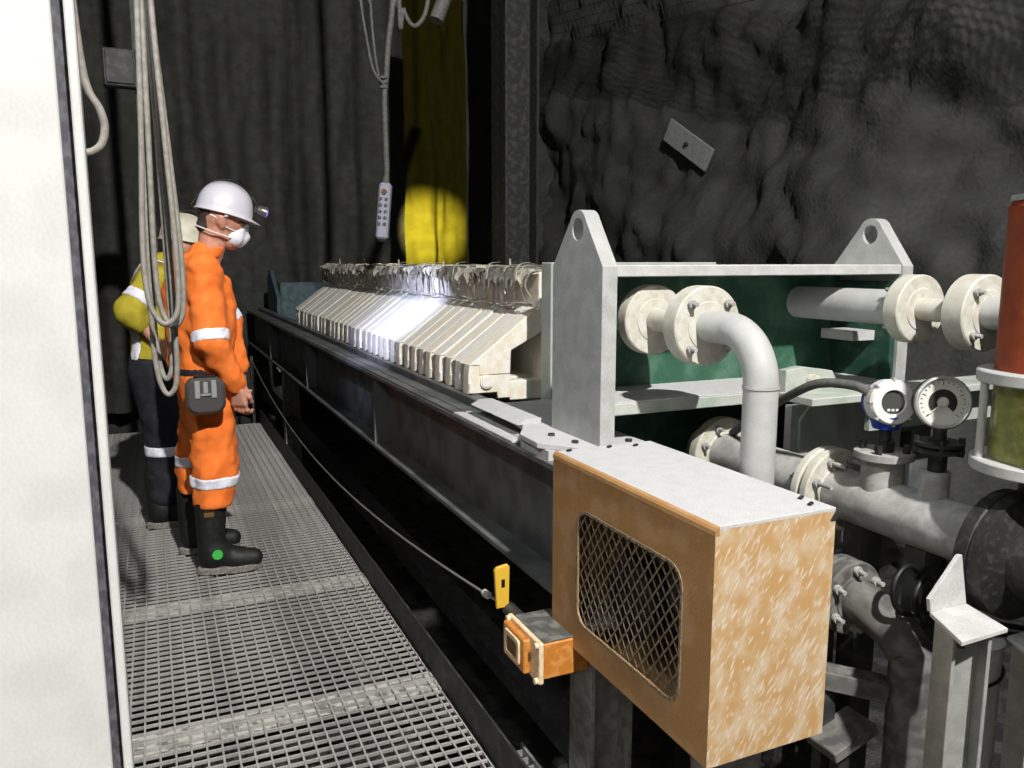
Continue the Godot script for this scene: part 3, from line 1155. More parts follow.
	obj("stand", st, M.pipe_dark, g)

func _strand(st: SurfaceTool, a: Vector3, b: Vector3) -> void:
	var w := (b - a).normalized()
	var u := Vector3(1, 0, 0)
	box(st, (a + b) / 2, Vector3(0.002, 0.0042, a.distance_to(b)), 0.0, Basis(u, w.cross(u).normalized(), w))

# ---------------------------------------------------------------- pipes
func flange(parent: Node3D, c: Vector3, dir: Vector3, r: float, t: float, bolts: int, m: Material, face := 1.0, stud := 0.03) -> Node3D:
	var st := nst()
	lathe(st, c - dir * t / 2, dir, [Vector2(0, 0), Vector2(r - 0.004, 0), Vector2(r, 0.004), Vector2(r, t - 0.004), Vector2(r - 0.004, t), Vector2(r * 0.62, t), Vector2(r * 0.60, t + 0.003), Vector2(0, t + 0.003)], 40)
	var f := obj("flange", st, m, parent)
	var B := frame_to(c, c + dir)
	for i in bolts:
		var a := TAU * (i + 0.5) / bolts
		var q := c + (B.x * cos(a) + B.y * sin(a)) * r * 0.78
		st = nst()
		cyl(st, q + dir * face * t * 0.5, q + dir * face * (t * 0.5 + 0.012), 0.0125, 6)
		cyl(st, q + dir * face * (t * 0.5 + 0.012), q + dir * face * (t * 0.5 + stud), 0.0065, 8)
		obj("bolt", st, M.pipe_dark, f)
	return f

func build_pipes() -> void:
	var Z := Vector3(0, 0, 1)
	# feed pipe with elbow, left of the head
	var f := thing("feed_pipe", "pale flanged feed pipe bending down behind the orange box", "pipe", V(1.41, -1.0, 1.6))
	var st := nst()
	cyl(st, V(1.41, 1.322, 2.30), V(1.41, 1.322, 2.1), 0.046, 24)
	obj("inlet_pipe", st, M.pipe, f)
	flange(f, V(1.41, 1.322, 2.095), Z, 0.108, 0.05, 4, M.flange, -1.0)
	st = nst()
	cyl(st, V(1.41, 1.322, 2.08), V(1.41, 1.322, 1.87), 0.036, 24)
	obj("spool", st, M.flange, f)
	flange(f, V(1.41, 1.322, 1.842), Z, 0.112, 0.062, 4, M.flange, 1.0)
	st = nst()
	var pts := [V(1.41, 1.322, 1.86), V(1.41, 1.322, 1.74)]
	for i in 13:
		var a := i / 12.0 * PI / 2
		pts.append(V(1.415, 1.322 - 0.14 * (1 - cos(a)), 1.735 - 0.14 * sin(a)))
	tube(st, pts, 0.045, 24)
	obj("elbow", st, M.pipe, f)
	st = nst()
	cyl(st, V(1.415, 1.184, 1.595), V(1.415, 1.178, 1.595), 0.0475, 24)
	obj("weld", st, M.pipe, f)
	st = nst()
	cyl(st, V(1.415, 1.182, 1.595), V(1.415, -1.0, 1.595), 0.0445, 24)
	obj("down_pipe", st, M.pipe, f)
	# second feed line, right of the head
	var g := thing("feed_pipe", "pale feed pipe with two open flanges right of the lifting lug", "pipe", V(2.2, 1.36, 2.0))
	st = nst()
	cyl(st, V(2.2, 1.352, 2.30), V(2.2, 1.352, 1.80), 0.058, 24)
	obj("inlet_pipe", st, M.pipe, g)
	flange(g, V(2.2, 1.352, 1.80), Z, 0.108, 0.055, 4, M.flange, -1.0)
	st = nst()
	cyl(st, V(2.2, 1.352, 1.80), V(2.2, 1.352, 1.60), 0.036, 24)
	obj("spool", st, M.flange, g)
	flange(g, V(2.2, 1.352, 1.585), Z, 0.112, 0.07, 4, M.flange, 1.0)
	st = nst()
	cyl(st, V(2.2, 1.352, 1.57), V(2.2, 1.352, 0.9), 0.047, 24)
	obj("outlet_pipe", st, M.pipe, g)
	st = nst()
	bx(st, 2.27, 2.40, 1.22, 1.255, 2.1, 2.25)
	obj("pipe_support", st, M.dusty, g)
	# main slurry pipe
	var s := thing("slurry_pipe", "thick grey slurry pipe with bolted flanges beneath the gauges", "pipe", V(1.75, -1.0, 1.6))
	st = nst()
	cyl(st, V(1.75, 0.852, 2.25), V(1.75, 0.852, 1.67), 0.072, 28)
	obj("rear_pipe", st, M.pipe_dark, s)
	flange(s, V(1.75, 0.852, 2.15), Z, 0.125, 0.04, 8, M.flange, 1.0)
	flange(s, V(1.75, 0.852, 1.685), Z, 0.122, 0.028, 8, M.flange, -1.0)
	flange(s, V(1.75, 0.852, 1.65), Z, 0.122, 0.028, 8, M.flange, 1.0, 0.06)
	st = nst()
	cyl(st, V(1.75, 0.852, 1.66), V(1.75, 0.852, 1.16), 0.072, 28)
	obj("front_pipe", st, M.pipe_dark, s)
	st = nst()
	cyl(st, V(1.75, 0.852, 1.49), V(1.75, 0.985, 1.49), 0.055, 24)
	lathe(st, V(1.75, 0.985, 1.49), Vector3.UP, [Vector2(0, 0), Vector2(0.075, 0), Vector2(0.075, 0.018), Vector2(0, 0.018)], 24)
	obj("branch", st, M.pipe_dark, s)
	st = nst()
	cyl(st, V(1.75, 0.852, 1.335), V(1.75, 0.985, 1.335), 0.035, 20)
	obj("branch", st, M.pipe_dark, s)
	flange(s, V(1.75, 0.84, 1.15), Z, 0.145, 0.035, 8, M.black_steel, 1.0)
	st = nst()
	for e in [1.55, 1.35]:
		bx(st, 1.72, 1.80, -1.0, 0.785, e - 0.03, e + 0.03)
	obj("pipe_stand", st, M.dark_steel, s)
	# dark valve at the right edge
	var v := thing("gate_valve", "black valve body under the sight glass at the right edge", "valve", V(1.75, 0.7, 1.0))
	st = nst()
	lathe(st, V(1.75, 0.84, 1.13), Z, [Vector2(0, 0), Vector2(0.145, 0), Vector2(0.145, 0.03), Vector2(0.09, 0.05), Vector2(0.085, 0.14), Vector2(0.14, 0.17), Vector2(0.14, 0.20), Vector2(0, 0.20)], 32)
	obj("body", st, M.black_steel, v)
	for i in 8:
		var a := TAU * (i + 0.5) / 8
		st = nst()
		cyl(st, V(1.75 + 0.115 * cos(a), 0.84 + 0.115 * sin(a), 0.93), V(1.75 + 0.115 * cos(a), 0.84 + 0.115 * sin(a), 0.90), 0.014, 6)
		obj("bolt", st, M.dark_steel, v)
	# lower pipe with a flanged joint
	var lo := thing("drain_pipe", "low grey drain pipe with a round flange behind the post", "pipe", V(1.6, 0.6, 1.4))
	st = nst()
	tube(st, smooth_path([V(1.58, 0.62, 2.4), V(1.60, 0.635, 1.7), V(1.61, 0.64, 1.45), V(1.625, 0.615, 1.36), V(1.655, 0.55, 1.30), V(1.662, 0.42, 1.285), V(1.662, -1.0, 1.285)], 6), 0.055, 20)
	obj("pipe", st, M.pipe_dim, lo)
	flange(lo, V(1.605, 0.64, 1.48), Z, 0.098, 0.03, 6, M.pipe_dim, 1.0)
	flange(lo, V(1.605, 0.64, 1.44), Z, 0.098, 0.03, 6, M.pipe_dim, 1.0)
	st = nst()
	bx(st, 1.57, 1.63, -1.0, 0.585, 1.57, 1.63)
	obj("pipe_stand", st, M.dark_steel, lo)

func build_instruments() -> void:
	# pressure transmitter
	var aim := Vector3(-0.42, 0.12, 0.90).normalized()
	var t := thing("pressure_transmitter", "white and blue round transmitter with a small display on the slurry pipe", "transmitter", V(1.75, 1.0, 1.49))
	var c := V(1.75, 1.135, 1.49)
	var st := nst()
	cyl(st, V(1.75, 1.003, 1.49), V(1.75, 1.03, 1.49), 0.026, 6)
	cyl(st, V(1.75, 1.03, 1.49), V(1.75, 1.07, 1.49), 0.016, 16)
	obj("stem", st, M.black_steel, t)
	for k in 4:
		var a := TAU * (k + 0.3) / 4
		st = nst()
		cyl(st, V(1.75 + 0.055 * cos(a), 0.99, 1.49 + 0.055 * sin(a)), V(1.75 + 0.055 * cos(a), 1.025, 1.49 + 0.055 * sin(a)), 0.010, 6)
		obj("bolt", st, M.black_steel, t)
	st = nst()
	cyl(st, V(1.75, 1.065, 1.49), V(1.75, 1.10, 1.49), 0.034, 20, 0.045)
	obj("blue_neck", st, M.blue, t)
	st = nst()
	lathe(st, c - aim * 0.05, aim, [Vector2(0, 0), Vector2(0.045, 0), Vector2(0.052, 0.006), Vector2(0.052, 0.05)], 28)
	obj("housing", st, M.blue, t)
	st = nst()
	lathe(st, c, aim, [Vector2(0.056, -0.012), Vector2(0.060, -0.008), Vector2(0.060, 0.030), Vector2(0.055, 0.038), Vector2(0.033, 0.038), Vector2(0.031, 0.030)], 32)
	var cap := obj("cap_ring", st, M.grey_white, t)
	var B := frame_to(c, c + aim)
	for k in 8:
		var a := TAU * k / 8
		st = nst()
		var q := c + (B.x * cos(a) + B.y * sin(a)) * 0.059 + aim * 0.03
		box(st, q, Vector3(0.010, 0.006, 0.018), 0.001, Basis(B.x * cos(a) + B.y * sin(a), B.y * cos(a) - B.x * sin(a), B.z))
		obj("lug", st, M.pipe_dark, cap)
	st = nst()
	cyl(st, c + aim * 0.020, c + aim * 0.030, 0.034, 28)
	var disp := obj("display", st, M.lcd, t)
	for k in 3:
		st = nst()
		box(st, c + aim * 0.033 + Vector3(aim.z, 0, -aim.x).normalized() * (k - 1) * 0.011 - Vector3(0, 0.020, 0), Vector3(0.007, 0.006, 0.002), 0.0, Basis(Vector3(aim.z, 0, -aim.x).normalized(), Vector3.UP, Vector3(aim.x, 0, aim.z).normalized()))
		obj("button", st, M.grey_white, disp)
	# cable from the transmitter
	var cb := thing("instrument_cable", "grey cable curving into the side of the blue transmitter", "cable", V(1.8, 1.1, 1.7))
	st = nst()
	tube(st, smooth_path([c + Vector3(-0.045, 0.025, -0.02), V(1.70, 1.172, 1.56), V(1.685, 1.165, 1.66), V(1.68, 1.125, 1.75), V(1.72, 1.02, 1.95), V(1.75, 0.93, 2.1)], 8), 0.013, 10)
	obj("cable", st, M.cable, cb)
	# pressure gauge
	var g := thing("pressure_gauge", "round steel pressure gauge with a dark dial centre", "gauge", V(1.75, 0.98, 1.335))
	var gc := V(1.755, 1.158, 1.335)
	var ga := Vector3(-0.55, 0.10, 0.83).normalized()
	st = nst()
	lathe(st, gc - ga * 0.045, ga, [Vector2(0, 0), Vector2(0.055, 0), Vector2(0.060, 0.006), Vector2(0.060, 0.045)], 32)
	obj("case", st, M.black_steel, g)
	st = nst()
	lathe(st, gc, ga, [Vector2(0.060, -0.004), Vector2(0.066, 0.0), Vector2(0.066, 0.010), Vector2(0.062, 0.014), Vector2(0.057, 0.010), Vector2(0.057, 0.002)], 40, true)
	obj("bezel", st, M.steel, g)
	st = nst()
	cyl(st, gc, gc + ga * 0.003, 0.058, 36)
	var dial := obj("dial", st, M.dial, g)
	var GB := frame_to(gc, gc + ga)
	var gu := (Vector3.UP - ga * ga.y).normalized()
	var gr := gu.cross(ga).normalized()
	st = nst()
	for k in 20:
		var a0 := lerpf(-0.75, PI + 0.75, k / 20.0)
		var a1 := lerpf(-0.75, PI + 0.75, (k + 1) / 20.0)
		var o := gc + ga * 0.0045
		quad(st, o + (gr * cos(a0) + gu * sin(a0)) * 0.014, o + (gr * cos(a0) + gu * sin(a0)) * 0.033, o + (gr * cos(a1) + gu * sin(a1)) * 0.033, o + (gr * cos(a1) + gu * sin(a1)) * 0.014)
	obj("dial_print", st, M.black_steel, dial)
	for k in 21:
		var a0 := lerpf(-0.75, PI + 0.75, k / 20.0)
		st = nst()
		var u := gr * cos(a0) + gu * sin(a0)
		var l := 0.010 if k % 5 == 0 else 0.005
		box(st, gc + ga * 0.004 + u * (0.052 - l / 2), Vector3(l, 0.0014, 0.001), 0.0, Basis(u, ga.cross(u), ga))
		obj("tick", st, M.black, dial)
	st = nst()
	cyl(st, gc + ga * 0.005, gc + ga * 0.010, 0.009, 14)
	bar(st, gc + ga * 0.007, gc + ga * 0.007 + (-gr * 0.75 - gu * 0.66) * 0.044, 0.004, 0.0015)
	obj("needle", st, M.dial, dial)
	st = nst()
	cyl(st, V(1.755, 1.10, 1.335), V(1.755, 1.065, 1.335), 0.017, 6)
	cyl(st, V(1.755, 1.065, 1.335), V(1.755, 1.055, 1.335), 0.024, 16)
	lathe(st, V(1.755, 1.035, 1.335), Vector3.UP, [Vector2(0, 0), Vector2(0.058, 0), Vector2(0.058, 0.010), Vector2(0.048, 0.014), Vector2(0.058, 0.018), Vector2(0.058, 0.026), Vector2(0, 0.026)], 28)
	cyl(st, V(1.755, 1.035, 1.335), V(1.755, 0.984, 1.335), 0.022, 12)
	obj("diaphragm_seal", st, M.black_steel, g)
	for k in 4:
		var a := TAU * (k + 0.5) / 4
		st = nst()
		cyl(st, V(1.755 + 0.05 * cos(a), 1.025, 1.335 + 0.05 * sin(a)), V(1.755 + 0.05 * cos(a), 1.072, 1.335 + 0.05 * sin(a)), 0.008, 6)
		obj("bolt", st, M.black_steel, g)
	# sight glass with red cylinder above
	var r := thing("pulsation_damper", "red cylinder above a yellowish sight glass between steel rings", "damper", V(1.71, 0.95, 1.1))
	var cx := 1.80
	var cd := 1.1
	st = nst()
	lathe(st, V(cx, 1.262, cd), Vector3.UP, [Vector2(0, 0), Vector2(0.118, 0), Vector2(0.118, 0.355), Vector2(0.110, 0.368), Vector2(0, 0.368)], 36)
	obj("red_cylinder", st, M.red, r)
	st = nst()
	lathe(st, V(cx, 1.630, cd), Vector3.UP, [Vector2(0, 0), Vector2(0.115, 0), Vector2(0.115, 0.012), Vector2(0.05, 0.02), Vector2(0, 0.02)], 36)
	obj("top_cap", st, M.pipe_dark, r)
	for y in [1.235, 1.035]:
		st = nst()
		lathe(st, V(cx, y, cd), Vector3.UP, [Vector2(0, 0), Vector2(0.149, 0), Vector2(0.152, 0.003), Vector2(0.152, 0.024), Vector2(0.149, 0.027), Vector2(0, 0.027)], 44)
		obj("ring", st, M.pipe, r)
	st = nst()
	lathe(st, V(cx, 1.062, cd), Vector3.UP, [Vector2(0.116, 0), Vector2(0.116, 0.173)], 40)
	obj("sight_glass", st, M.sight, r)
	for k in 6:
		var a := TAU * (k + 0.35) / 6
		st = nst()
		cyl(st, V(cx + 0.137 * cos(a), 1.062, cd + 0.137 * sin(a)), V(cx + 0.137 * cos(a), 1.235, cd + 0.137 * sin(a)), 0.009, 12)
		obj("tie_rod", st, M.pipe, r)
	st = nst()
	cyl(st, V(cx, 1.035, cd), V(cx, 0.84, cd), 0.05, 20)
	obj("neck", st, M.black_steel, r)

func build_clutter() -> void:
	# steel posts in the right foreground
	for e in [[1.535, 1.075, 0.735, "grey steel post with an upright bracket plate on top, right of the orange box"], [1.735, 1.03, 0.66, "grey steel post cut off by the right edge of the view"]]:
		var x: float = e[0]
		var d: float = e[1]
		var top: float = e[2]
		var t := thing("steel_post", e[3], "post", V(x, -1.0, d))
		var st := nst()
		var rot := Basis(Vector3.UP, -0.45)
		for q in [[Vector3(-0.036, 0, 0), Vector3(0.008, top + 1.0, 0.08)], [Vector3(0.036, 0, 0), Vector3(0.008, top + 1.0, 0.08)], [Vector3(0, 0, 0), Vector3(0.064, top + 1.0, 0.007)]]:
			box(st, V(x, (top - 1.0) / 2, d) + rot * q[0], q[1], 0.001, rot)
		obj("column", st, M.post, t)
		st = nst()
		prism(st, [Vector2(x - 0.030, d + 0.058), Vector2(x + 0.084, d + 0.058), Vector2(x + 0.050, d - 0.063), Vector2(x - 0.094, d - 0.066)], AX_Y, Vector3(0, top, 0), 0.010, 0.001)
		obj("top_plate", st, M.dusty, t)
		if x < 1.6:
			st = nst()
			prism(st, [Vector2(x - 0.030, top + 0.010), Vector2(x + 0.084, top + 0.010), Vector2(x + 0.056, top + 0.127), Vector2(x + 0.046, top + 0.127), Vector2(x - 0.036, top + 0.040)], AX_Z, V(0, 0, d + 0.066), 0.010, 0.001)
			obj("bracket_plate", st, M.dusty, t)
		st = nst()
		cyl(st, V(x - 0.06, top, d - 0.04), V(x - 0.06, top - 0.02, d - 0.04), 0.009, 6)
		obj("bolt", st, M.black_steel, t)
	# white drum-like pipe standing behind the posts
	var w := thing("white_pipe", "short white vertical pipe with a black cable behind the posts", "pipe", V(1.745, -1, 1.19))
	var st := nst()
	cyl(st, V(1.745, -1, 1.19), V(1.745, 0.60, 1.19), 0.06, 24)
	obj("pipe", st, M.dusty, w)
	st = nst()
	lathe(st, V(1.745, 0.60, 1.19), Vector3.UP, [Vector2(0, 0), Vector2(0.064, 0), Vector2(0.064, 0.012), Vector2(0, 0.015)], 24)
	obj("cap", st, M.dusty, w)
	st = nst()
	var ring := []
	for i in 24:
		var a := TAU * i / 24
		ring.append(V(1.745 + 0.064 * cos(a), 0.53 + 0.02 * cos(a), 1.19 + 0.064 * sin(a)))
	tube(st, ring, 0.004, 6, true)
	obj("cable_tie", st, M.black, w)
	# looped black cables
	for k in 2:
		var b := thing("black_cable", ["black cable making the upper loop under the slurry pipe", "black cable making the lower loop beside the post bracket"][k], "cable", V(1.6, 0.75, 1.25))
		st = nst()
		var cp := []
		var r0 := 0.052 - 0.008 * k
		for i in 15:
			var a := lerpf(0.3, 5.4, i / 14.0)
			cp.append(V(1.625 + 0.03 * k + r0 * cos(a), 0.715 - 0.015 * k + r0 * sin(a) * 1.1, 1.30 - 0.002 * i - 0.03 * k))
		cp.push_front(V(1.78, 0.75, 1.34 - 0.03 * k))
		cp.append(V(1.74, 0.645 - 0.02 * k, 1.24 - 0.03 * k))
		cp.append(V(1.90, 0.63, 1.10 - 0.03 * k))
		tube(st, smooth_path(cp, 4), 0.0075, 8)
		obj("cable", st, M.black, b)
	# pale angled skid beams on the ground under the pipes
	for e in [[V(1.62, 0.50, 1.75), V(1.88, 0.72, 1.55), 0.05, 0.10, "pale sloping brace between the drain pipe and the slurry pipe"], [V(1.45, 0.30, 1.36), V(1.59, 0.345, 1.36), 0.10, 0.03, "pale flat bar low behind the steel post"], [V(1.38, 0.10, 1.24), V(1.60, 0.10, 1.20), 0.16, 0.03, "wide flat dusty base plate at the bottom behind the orange box"], [V(1.40, 0.47, 1.50), V(1.62, 0.44, 1.32), 0.06, 0.05, "grey motor foot bar beneath the drain pipe flange"]]:
		var s := thing("skid_bar", e[4], "bar", (e[0] + e[1]) / 2)
		st = nst()
		bar(st, e[0], e[1], e[2], e[3], 0.003)
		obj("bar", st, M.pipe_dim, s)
		st = nst()
		var m: Vector3 = (e[0] + e[1]) / 2
		bx(st, m.x - 0.02, m.x + 0.02, -1.0, m.y - e[3] * 0.5, -m.z - 0.015, -m.z + 0.015)
		obj("support", st, M.dark_steel, s)
	# dark motor under the pipes
	var mo := thing("pump_motor", "dark finned pump motor low behind the orange box", "motor", V(1.62, -0.1, 1.75))
	st = nst()
	cyl(st, V(1.62, 0.10, 2.05), V(1.62, 0.10, 1.55), 0.13, 28)
	obj("casing", st, M.black_steel, mo)
	for i in 14:
		var a := TAU * i / 14
		st = nst()
		box(st, V(1.62 + 0.14 * cos(a), 0.10 + 0.14 * sin(a), 1.8), Vector3(0.03, 0.006, 0.42), 0.0, Basis(Vector3(0, 0, 1), a))
		obj("fin", st, M.black_steel, mo)
	st = nst()
	bx(st, 1.48, 1.76, -1.0, -0.02, 1.6, 2.0)
	obj("plinth", st, M.dark_steel, mo)

func build_switch() -> void:
	# rope-pull emergency switch with its lever and wire
	var s := thing("pull_switch", "orange rope-pull safety switch under the corner of the guard box", "switch", V(1.02, 0.3, 1.98))
	var B := Basis(Vector3.UP, 0.0)
	var st := nst()
	bx(st, 0.925, 1.075, 0.345, 0.455, 1.86, 2.055, 0.006)
	obj("body", st, M.switch, s)
	st = nst()
	bx(st, 0.927, 1.073, 0.455, 0.459, 1.862, 2.053, 0.001)
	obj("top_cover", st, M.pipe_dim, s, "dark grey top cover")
	st = nst()
	bx(st, 0.91, 0.925, 0.34, 0.462, 1.85, 2.065, 0.003)
	var fl := obj("cover", st, M.switch_pale, s)
	st = nst()
	bx(st, 0.888, 0.91, 0.35, 0.452, 1.905, 2.05, 0.004)
	obj("lid", st, M.switch, s)
	st = nst()
	ring_prism(st, round_rect(1.93, 2.03, 0.365, 0.44, 0.01), round_rect(1.945, 2.015, 0.378, 0.427, 0.008), Vector2(1.98, 0.4025), AX_X, Vector3(0.882, 0, 0), 0.006)
	obj("label_frame", st, M.switch_pale, s)
	st = nst()
	bx(st, 0.8845, 0.888, 0.378, 0.427, 1.945, 2.015)
	obj("label_plate", st, M.badge, s)
	for q in [[0.349, 1.862], [0.453, 1.862], [0.349, 2.053], [0.453, 2.053]]:
		st = nst()
		cyl(st, V(0.910, q[0], q[1]), V(0.900, q[0], q[1]), 0.009, 10)
		obj("screw", st, M.switch_pale, fl)
	st = nst()
	prism(st, [Vector2(0.912, 0.440), Vector2(0.952, 0.440), Vector2(0.955, 0.570), Vector2(0.948, 0.578), Vector2(0.912, 0.572), Vector2(0.905, 0.562)], AX_Z, V(0, 0, 2.165), 0.014, 0.002)
	var lv := obj("lever", st, M.lever, s)
	st = nst()
	box(st, V(0.932, 0.520, 2.150), Vector3(0.012, 0.026, 0.003), 0.001)
	obj("slot", st, M.black, lv)
	st = nst()
	cyl(st, V(0.955, 0.43, 2.055), V(0.955, 0.43, 2.165), 0.022, 14)
	obj("lever_pivot", st, M.dark_steel, s)
	st = nst()
	bx(st, 1.075, 1.16, 0.37, 0.43, 1.90, 1.99, 0.003)
	obj("mount", st, M.pipe_dark, s)
	var w := thing("pull_wire", "thin steel pull wire sagging along the walkway to the switch", "wire", V(0.93, 0.3, 5))
	st = nst()
	var pts := []
	for i in 41:
		var t := i / 40.0
		var d := lerpf(2.16, 8.9, t)
		pts.append(V(0.925 - 0.0 * t, lerpf(0.455, 0.47, t) - 0.27 * 4 * t * (1 - t) * 0.8 - 0.05 * sin(t * PI), d))
	tube(st, pts, 0.0045, 8)
	obj("wire", st, M.wire, w)
	st = nst()
	cyl(st, V(0.925, 0.437, 2.285), V(0.925, 0.441, 2.255), 0.013, 10)
	obj("clamp", st, M.grey_white, w)
	st = nst()
	bx(st, 0.91, 0.94, -1.0, 0.5, 8.88, 8.94)
	obj("anchor_post", st, M.dark_steel, w)

func build_hoses() -> void:
	var h := thing("hose_coil", "long grey hose coil hanging in front of the worker in orange", "hose", V(0.03, 2.0, 2.6))
	for e in [[0.012, 0.084, 1.315, 2.56, 0.024, 0.046], [-0.006, 0.056, 1.108, 2.60, 0.020, 0.044], [0.0, 0.046, 1.150, 2.64, 0.022, 0.036], [-0.016, 0.070, 1.325, 2.52, 0.018, 0.046]]:
		var st := nst()
		var xl: float = e[0]
		var xr: float = e[1]
		var yb: float = e[2]
		var d: float = e[3]
		var r := (xr - xl) / 2
		var pts := [V(0.034, 2.86, 2.60), V(e[4] + 0.004, 2.80, d), V(e[4], 2.5, d), V(e[4] * 0.8 + xl * 0.2, 2.2, d), V(lerpf(e[4], xl, 0.55), 1.85, d), V(xl, yb + 0.22, d), V(xl + 0.006, yb + 0.07, d - 0.005), V(xl + r * 0.7, yb + 0.008, d - 0.01), V(xl + r * 1.3, yb, d - 0.012), V(xr - 0.004, yb + 0.045, d - 0.015), V(xr, yb + 0.2, d - 0.015), V(lerpf(e[5], xr, 0.6), 1.8, d - 0.01), V(e[5], 2.2, d), V(e[5], 2.5, d), V(e[5], 2.8, d), V(0.040, 2.86, 2.60)]
		tube(st, smooth_path(pts, 7), 0.0080, 10)
		obj("hose_loop", st, M.hose, h)
	var st := nst()
	cyl(st, V(-0.5, 2.845, 2.6), V(0.5, 2.845, 2.6), 0.012, 10)
	bx(st, -0.52, -0.48, 2.82, 7.2, 2.58, 2.62)
	bx(st, 0.48, 0.52, 2.82, 7.2, 2.58, 2.62)
	var k := thing("hanging_rail", "thin overhead bar that carries the hose coil", "rail", V(0, 2.84, 2.6))
	obj("bar", st, M.dark_steel, k)
	var c := thing("power_cable", "single grey cable looping down beside the white panel", "cable", V(-0.1, 2, 2.2))
	st = nst()
	tube(st, smooth_path([V(-0.16, 2.843, 2.59), V(-0.145, 2.5, 2.3), V(-0.127, 2.096, 2.2), V(-0.113, 1.92, 2.2), V(-0.086, 1.855, 2.2), V(-0.079, 1.81, 2.2), V(-0.095, 1.768, 2.2), V(-0.14, 1.757, 2.2), V(-0.24, 1.80, 2.2), V(-0.30, 2.1, 2.3), V(-0.30, 2.843, 2.58)], 8), 0.0095, 10)
	obj("cable", st, M.hose, c)

func build_pendant() -> void:
	var p := thing("pendant_control", "pale hanging push-button pendant control above the filter plates", "pendant", V(1.5, 1.63, 5.5))
	var top := V(1.512, 2.03, 5.5)
	var bot := V(1.475, 1.655, 5.5)
	var ax := (top - bot).normalized()
	var fr := Vector3(-0.45, 0, 0.89).normalized()
	fr = (fr - ax * fr.dot(ax)).normalized()
	var sd := ax.cross(fr).normalized()
	var B := Basis(sd, ax, fr)
	var st := nst()
	box(st, (top + bot) / 2, Vector3(0.082, 0.38, 0.075), 0.014, B)
	obj("body", st, M.pendant, p)
	for j in 5:
		for i in 2:
			st = nst()
			var q := bot + ax * (0.10 + 0.042 * j) + sd * (0.018 if i == 0 else -0.018) + fr * 0.037
			cyl(st, q, q + fr * 0.008, 0.011, 12)
			obj("button", st, M.cable, p)
	st = nst()
	var q2 := bot + ax * 0.318 + fr * 0.037
	cyl(st, q2, q2 + fr * 0.012, 0.018, 14)
	obj("stop_button", st, M.badge, p, "brown stop button")
	st = nst()
	cyl(st, bot, bot - ax * 0.018, 0.033, 16)
	obj("end_plug", st, M.navy, p, "dark blue end plug")
	st = nst()
	cyl(st, top, top + ax * 0.10, 0.026, 14, 0.014)
	obj("strain_relief", st, M.cable, p)
	st = nst()
	tube(st, smooth_path([top + ax * 0.08, V(1.517, 2.3, 5.5), V(1.515, 2.6, 5.5), V(1.53, 2.72, 5.5), V(1.55, 2.95, 5.5), V(1.585, 3.2, 5.5), V(1.60, 3.6, 5.5), V(1.60, 7.3, 5.5)], 8), 0.020, 10)
	obj("cable", st, M.cable, p)
	st = nst()
	for k in 3:
		cyl(st, V(1.512, 2.655 + 0.03 * k, 5.5), V(1.512, 2.672 + 0.03 * k, 5.5), 0.031, 14)
	obj("cable_tie", st, M.cable, p)
	var i := 0
	for e in [[[V(1.515, 2.67, 5.48), V(1.44, 2.76, 5.48), V(1.40, 2.95, 5.48), V(1.365, 3.2, 5.48), V(1.35, 3.6, 5.48), V(1.34, 7.3, 5.48)], "outer thin strain rope beside the pendant cable"], [[V(1.51, 2.69, 5.52), V(1.48, 2.76, 5.52), V(1.455, 2.95, 5.52), V(1.44, 3.2, 5.52), V(1.43, 3.6, 5.52), V(1.42, 7.3, 5.52)], "inner thin strain rope beside the pendant cable"], [[V(1.64, 7.3, 5.5), V(1.63, 3.4, 5.5), V(1.66, 3.18, 5.5), V(1.725, 3.08, 5.5), V(1.80, 3.14, 5.5), V(1.84, 3.3, 5.5), V(1.87, 3.7, 5.5), V(1.88, 7.3, 5.5)], "cable hanging in a small loop right of the pendant cable"]]:
		var r := thing("hanging_cable", e[1], "cable", e[0][1])
		st = nst()
		tube(st, smooth_path(e[0], 8), 0.010 if i < 2 else 0.016, 8)
		obj("cable", st, M.cable, r)
		i += 1

